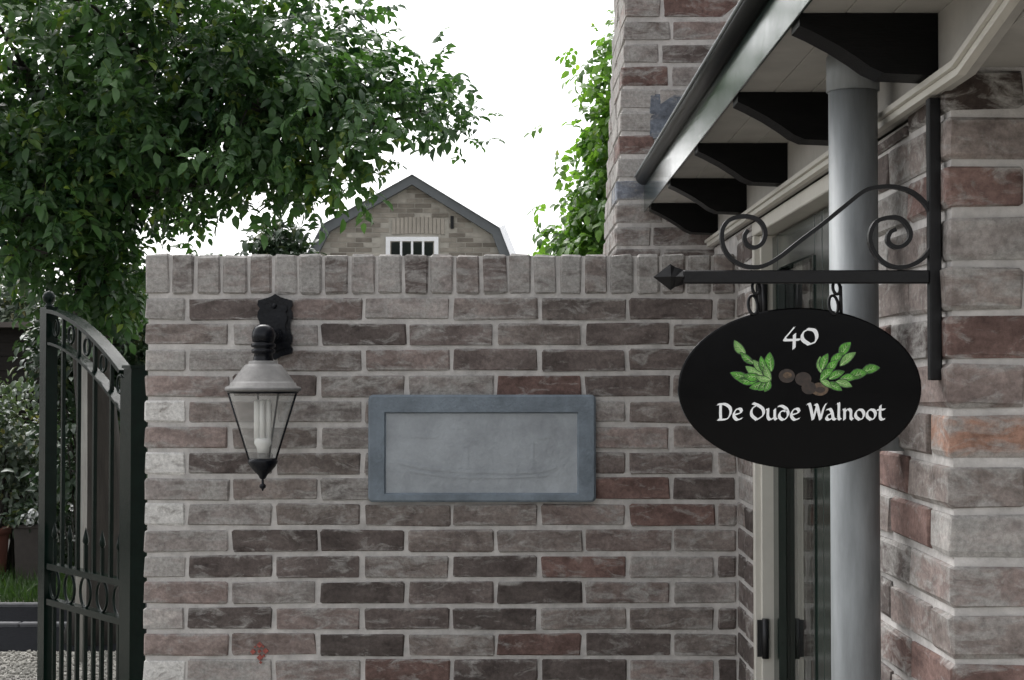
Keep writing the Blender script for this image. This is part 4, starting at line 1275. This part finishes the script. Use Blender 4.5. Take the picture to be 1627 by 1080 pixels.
band(out_line, 0.0, 0.08, BD+0.101, BD+4.2).build('roof', M['roof_tile'], barn)
win = MB()
t_ = 0.055
win.box(wx0, wx1, BD+0.085, BD+0.13, wz1-t_, wz1); win.box(wx0, wx1, BD+0.085, BD+0.13, wz0, wz0+t_)
win.box(wx0, wx0+t_, BD+0.085, BD+0.13, wz0+t_, wz1-t_); win.box(wx1-t_, wx1, BD+0.085, BD+0.13, wz0+t_, wz1-t_)
pw = (wx1-wx0-2*t_)/4
for i in range(1, 4):
    xx = wx0+t_+pw*i
    win.box(xx-0.014, xx+0.014, BD+0.09, BD+0.12, wz0+t_, wz1-t_)
win.box(wx0+t_, wx1-t_, BD+0.092, BD+0.118, (wz0+wz1)/2-0.012, (wz0+wz1)/2+0.012)
wo = win.build('window', M['barn_white'], barn)
for i in range(4):
    for za2, zb2 in ((wz0+t_, (wz0+wz1)/2), ((wz0+wz1)/2, wz1-t_)):
        MB().box(wx0+t_+pw*i+0.014, wx0+t_+pw*(i+1)-0.014, BD+0.103, BD+0.106-0.0005, za2+0.012, zb2-0.012).build('pane', M['dark_pane'], wo)
MB().box(P(718, 352, BD).x-0.02, P(718, 352, BD).x+0.02, BD+0.07, BD+0.11, P(718, 362, BD).z, P(718, 342, BD).z).build('wall_anchor', M['iron'], barn)

# ================================================================== BEHIND THE GATE
SHD = 15.0
s1, s2 = P(-260, 521, SHD), P(232, 521, SHD)
zr1, zr0 = s1.z, P(0, 612, SHD).z
shed = empty('garden_shed', ((s1.x+s2.x)/2, SHD, 0), 'low dark timber shed front behind the iron gate', 'shed')
nbrd = 4
for i in range(nbrd):
    h = (zr1-zr0)/nbrd
    MB().box(s1.x, s2.x, SHD-0.01*(i % 2), SHD+0.03, zr0+h*i+0.004, zr0+h*(i+1)).build('board', M['shed_wood'], shed)
MB().box(s1.x-0.1, s2.x+0.1, SHD-0.2, SHD+2.5, zr1+0.002, zr1+0.05).build('roof', M['roof_tile'], shed)
i = 0
x = s1.x
while x < s2.x-0.05:
    MB().box(x+0.003, min(x+0.16, s2.x), SHD+2.2, SHD+2.24, 0, zr1).build('board', M['shed_wood'], shed); x += 0.163
for x in (s1.x, (s1.x+s2.x)/2, s2.x-0.1):
    MB().box(x, x+0.1, SHD+0.031, SHD+0.13, 0, zr0+0.3).build('post', M['shed_wood'], shed)

def shrub(name, label, cat, lobes, n, templates, mat, sc, stems=9, group=None, spread=0.06):
    c = np.mean([l[0] for l in lobes], axis=0)
    o = empty(name, (c[0], c[1], 0), label, cat, group)
    rs = random.Random(label)
    mb = MB()
    for l in lobes:
        for _ in range(stems):
            d = Vector((rs.uniform(-1, 1), rs.uniform(-1, 1), rs.uniform(-.4, .9)))
            e = Vector(l[0]) + Vector((d.x*l[1][0], d.y*l[1][1], d.z*l[1][2]))*.8
            b0 = Vector((c[0]+rs.uniform(-.15, .15), c[1]+rs.uniform(-.15, .15), 0))
            mb.tube([b0, b0.lerp(e, .5)+Vector((0, 0, .06)), e], [0.014, 0.009, 0.003], 5)
    mb.build('stem', M['bark'], o)
    pos, out_, tsh = clumped(lobes, n, 8, spread, 0.4)
    pos[:, 2] = np.maximum(pos[:, 2], 0.03)
    dirs = out_ + rng.normal(size=(n, 3))*.6; dirs[:, 2] -= .1
    scatter('foliage', templates, pos, dirs, rng.normal(0, .6, n), rng.uniform(sc[0], sc[1], n), mat, o, 'stuff', tsh)
    return o
shrub('shrub', 'grey-green shrub growing left of the iron gate below the shed boards', 'shrub', px_lobes([(20, 690, 60, 80, 12.6, .4, 1), (-40, 700, 50, 90, 12.6, .4, .7), (40, 770, 50, 60, 12.6, .35, .6)]), 2600, T_SMALL, M['grey_leaf'], (1.0, 1.7))
shrub('shrub', 'dark green shrub seen through the bars of the iron gate', 'shrub', px_lobes([(130, 760, 60, 120, 13.2, .4, 1), (190, 720, 50, 140, 13.2, .4, .9), (170, 840, 70, 70, 13.0, .4, .7), (110, 860, 50, 50, 12.8, .35, .5)]), 3200, T_SMALL, M['hedge_leaf'], (1.1, 1.9))
shrub('shrub', 'dark shrub just behind the gate post and garden wall end', 'shrub', px_lobes([(250, 700, 60, 160, 12.0, .4, 1), (225, 850, 50, 90, 12.0, .4, .8)]), 2200, T_SMALL, M['hedge_leaf'], (1.1, 1.8))

shrub('yew_bush', 'tall dark bush filling the view through the iron gate', 'bush', px_lobes([(120, 560, 70, 90, 11.5, .4, 1), (195, 540, 60, 110, 11.5, .4, 1), (150, 700, 90, 110, 11.4, .45, 1.2), (230, 640, 50, 140, 11.4, .4, .8)]), 5200, T_SMALL, M['hedge_leaf'], (1.1, 1.9))
# hydrangea in a planter
HP = 12.2
pl = P(48, 900, HP)
x0, x1 = P(28, 880, HP).x, P(72, 880, HP).x
zt1, zb1_ = P(48, 838, HP).z, 0.0
planter = empty('planter', (pl.x, HP, 0), 'tall dark brown planter under white flowers at the left of the gate', 'planter')
MB().prism([(x0+0.02, 0), (x1-0.02, 0), (x1, zt1), (x0, zt1)], HP-0.1, HP+0.12, 'Y').build('pot', M['planter'], planter)
MB().box(x0-0.012, x1+0.012, HP-0.112, HP+0.132, zt1+0.0005, zt1+0.03, 0.004).build('rim', M['planter'], planter)
hyd = empty('flowering_plant', (pl.x, HP, zt1+0.03), 'white flowering plant in the tall brown planter', 'plant')
lb = [(np.array((pl.x, HP, zt1+0.09)), np.array((0.13, 0.12, 0.08)), 1.0)]
p_, o_, t_s = clumped(lb, 220, 5, 0.03, 0.4)
scatter('foliage', T_SMALL, p_, o_+rng.normal(size=(220, 3))*.4, rng.normal(0, .5, 220), rng.uniform(.8, 1.3, 220), M['hedge_leaf'], hyd, 'stuff', t_s)
MB().tube([(pl.x, HP, zt1+0.005), (pl.x, HP, zt1+0.1)], 0.01, 6).build('stem', M['bark'], hyd)
for k, (xx, yy) in enumerate(((40, 823), (52, 816), (62, 822), (47, 829), (68, 828))):
    c = P(xx, yy, HP-0.10-0.015*(k % 2))
    f = MB()
    for _ in range(26):
        d = Vector((rr.gauss(0, 1), rr.gauss(0, 1), rr.gauss(0, 1))).normalized()
        q = c + d*0.034
        t1 = d.orthogonal().normalized(); t2 = d.cross(t1)
        f.add([q+t1*.014, q+t2*.014+d*.004, q-t1*.014, q-t2*.014+d*.004], [(0, 1, 2, 3)])
    f.build('flower_head', M['petal'], hyd)
fl2 = [(113, 806), (124, 812), (101, 809), (130, 838), (178, 826), (120, 855)]
hp2 = 12.0
ros = empty('flowering_plant', (P(120, 830, hp2).x, hp2, 0), 'white flowers on thin stems behind the gate bars', 'plant')
for xx, yy in fl2:
    c = P(xx, yy, hp2)
    MB().tube([(P(120, 830, hp2).x + rr.uniform(-.05, .05), hp2+.03, 0), (c.x+.02, hp2+.02, c.z*.6), (c.x, c.y, c.z)], [.007, .005, .003], 5).build('stem', M['bark'], ros)
    f = MB()
    for _ in range(16):
        d = Vector((rr.gauss(0, 1), rr.gauss(0, 1), rr.gauss(0, 1))).normalized()
        q = c + d*0.024
        t1 = d.orthogonal().normalized(); t2 = d.cross(t1)
        f.add([q+t1*.012, q+t2*.012+d*.004, q-t1*.012, q-t2*.012+d*.004], [(0, 1, 2, 3)])
    f.build('flower_head', M['petal'], ros)
tp_ = P(3, 900, 12.4)
pot = empty('terracotta_pot', (tp_.x, 12.4, 0), 'red terracotta pot at the left edge beside the brown planter', 'pot')
zt2 = P(3, 838, 12.4).z
MB().lathe([(0.001, 0.01), (0.075, 0.0), (0.085, 0.05), (0.11, zt2-.07), (0.11, zt2-.05)], (tp_.x-0.06, 12.4, 0), 20).build('pot_body', M['terracotta'], pot)
MB().lathe([(0.112, zt2-.055), (0.128, zt2-.05), (0.128, zt2), (0.105, zt2), (0.10, zt2-.06), (0.001, zt2-.06)], (tp_.x-0.06, 12.4, 0), 20).build('pot_rim', M['terracotta'], pot)
# pale pole behind the gate
pp = P(129, 800, 9.0); ptop = P(129, 560, 9.0).z
pole = empty('pole', (pp.x, 9.0, 0), 'pale weathered pole standing upright behind the iron gate', 'pole')
MB().tube([(pp.x, 9, 0), (pp.x+.004, 9, 1.0), (pp.x, 9, ptop+0.15)], [0.032, 0.030, 0.028], 12).build('shaft', M['pole_wood'], pole)
MB().lathe([(0.001, 0.045), (0.02, 0.035), (0.034, 0.012), (0.034, 0.0), (0.001, 0.0)], (pp.x, 9, ptop+0.1505), 12).build('cap', M['pole_wood'], pole)

# kerb stones
for row, (yk, h) in enumerate(((10.25, .03), (11.15, .03))):
    kb = empty('kerb', (-8, yk, 0)); kb['kind'] = 'structure'
    for i in range(14):
        x = -2.2 - 0.5*i
        MB().box(x-0.496, x, yk, yk+0.07, -0.05, h, 0.008).build('kerb_stone', M['kerb'], kb)

# grass strip and pebbles
def blade(h, w_, lean):
    v = np.array([(0, -w_/2, 0), (0, w_/2, 0), (h*.55, w_*.35, lean*.4*h), (h*.55, -w_*.35, lean*.4*h), (h, 0, lean*h)])
    return v, [(0, 1, 2, 3), (3, 2, 4)], [rr.uniform(0, 1)]*2
T_GR = [blade(rr.uniform(.09, .16), .008, rr.uniform(-.5, .5)) for _ in range(8)]
ng_ = 16000
gp = np.stack([rng.uniform(-6.0, -2.2, ng_), rng.uniform(11.3, 13.3, ng_), np.zeros(ng_)], 1)
gd = rng.normal(size=(ng_, 3))*.35; gd[:, 2] = 1
g = scatter('grass', T_GR, gp, gd, rng.uniform(0, 6.28, ng_), rng.uniform(.7, 1.4, ng_), M['grass'], None, 'stuff')
tag(g, 'strip of green grass beyond the dark path at lower left', 'grass')
oct_v = np.array([(1,0,0),(-1,0,0),(0,1,0),(0,-1,0),(0,0,.7),(0,0,-.7)], float)
T_PB = []
for _ in range(5):
    T_PB.append((oct_v*np.array([rr.uniform(.7, 1.3) for _ in range(3)]), [(0,2,4),(2,1,4),(1,3,4),(3,0,4),(2,0,5),(1,2,5),(3,1,5),(0,3,5)], [rr.uniform(0, 1)]*8))
npb = 14000
pp_ = np.stack([rng.uniform(-4.5, -1.2, npb), rng.uniform(6.3, 9.33, npb), rng.uniform(0, .006, npb)], 1)
gv = scatter('gravel', T_PB, pp_, rng.normal(size=(npb, 3)), rng.uniform(0, 6, npb), rng.uniform(.007, .016, npb), M['pebble'], None, 'stuff')
tag(gv, 'loose pale gravel on the ground at the foot of the gate', 'gravel')

# hedge closing the view
HD = 30.0
hedge = empty('hedge', (-14, HD, 0), 'tall dark hedge far behind the trees at left', 'hedge')
lbs = [(np.array((x, HD, 1.3)), np.array((1.6, .8, 1.5)), 1.0) for x in np.arange(-24, -3, 1.6)]
nh = 9000
p_, o_, t_s = clumped(lbs, nh, 10, .18, .35); p_[:, 2] = np.maximum(p_[:, 2], .05)
scatter('foliage', T_SIMPLE, p_, o_+rng.normal(size=(nh, 3))*.5, rng.normal(0, .6, nh), rng.uniform(2.2, 3.4, nh), M['hedge_leaf'], hedge, 'stuff', t_s)
hm = MB()
for x in np.arange(-24, -3, 0.8): hm.tube([(x, HD, 0), (x+.1, HD, 1.2), (x-.1, HD+.1, 2.3)], [.05, .04, .015], 6)
hm.build('stems', M['bark'], hedge)
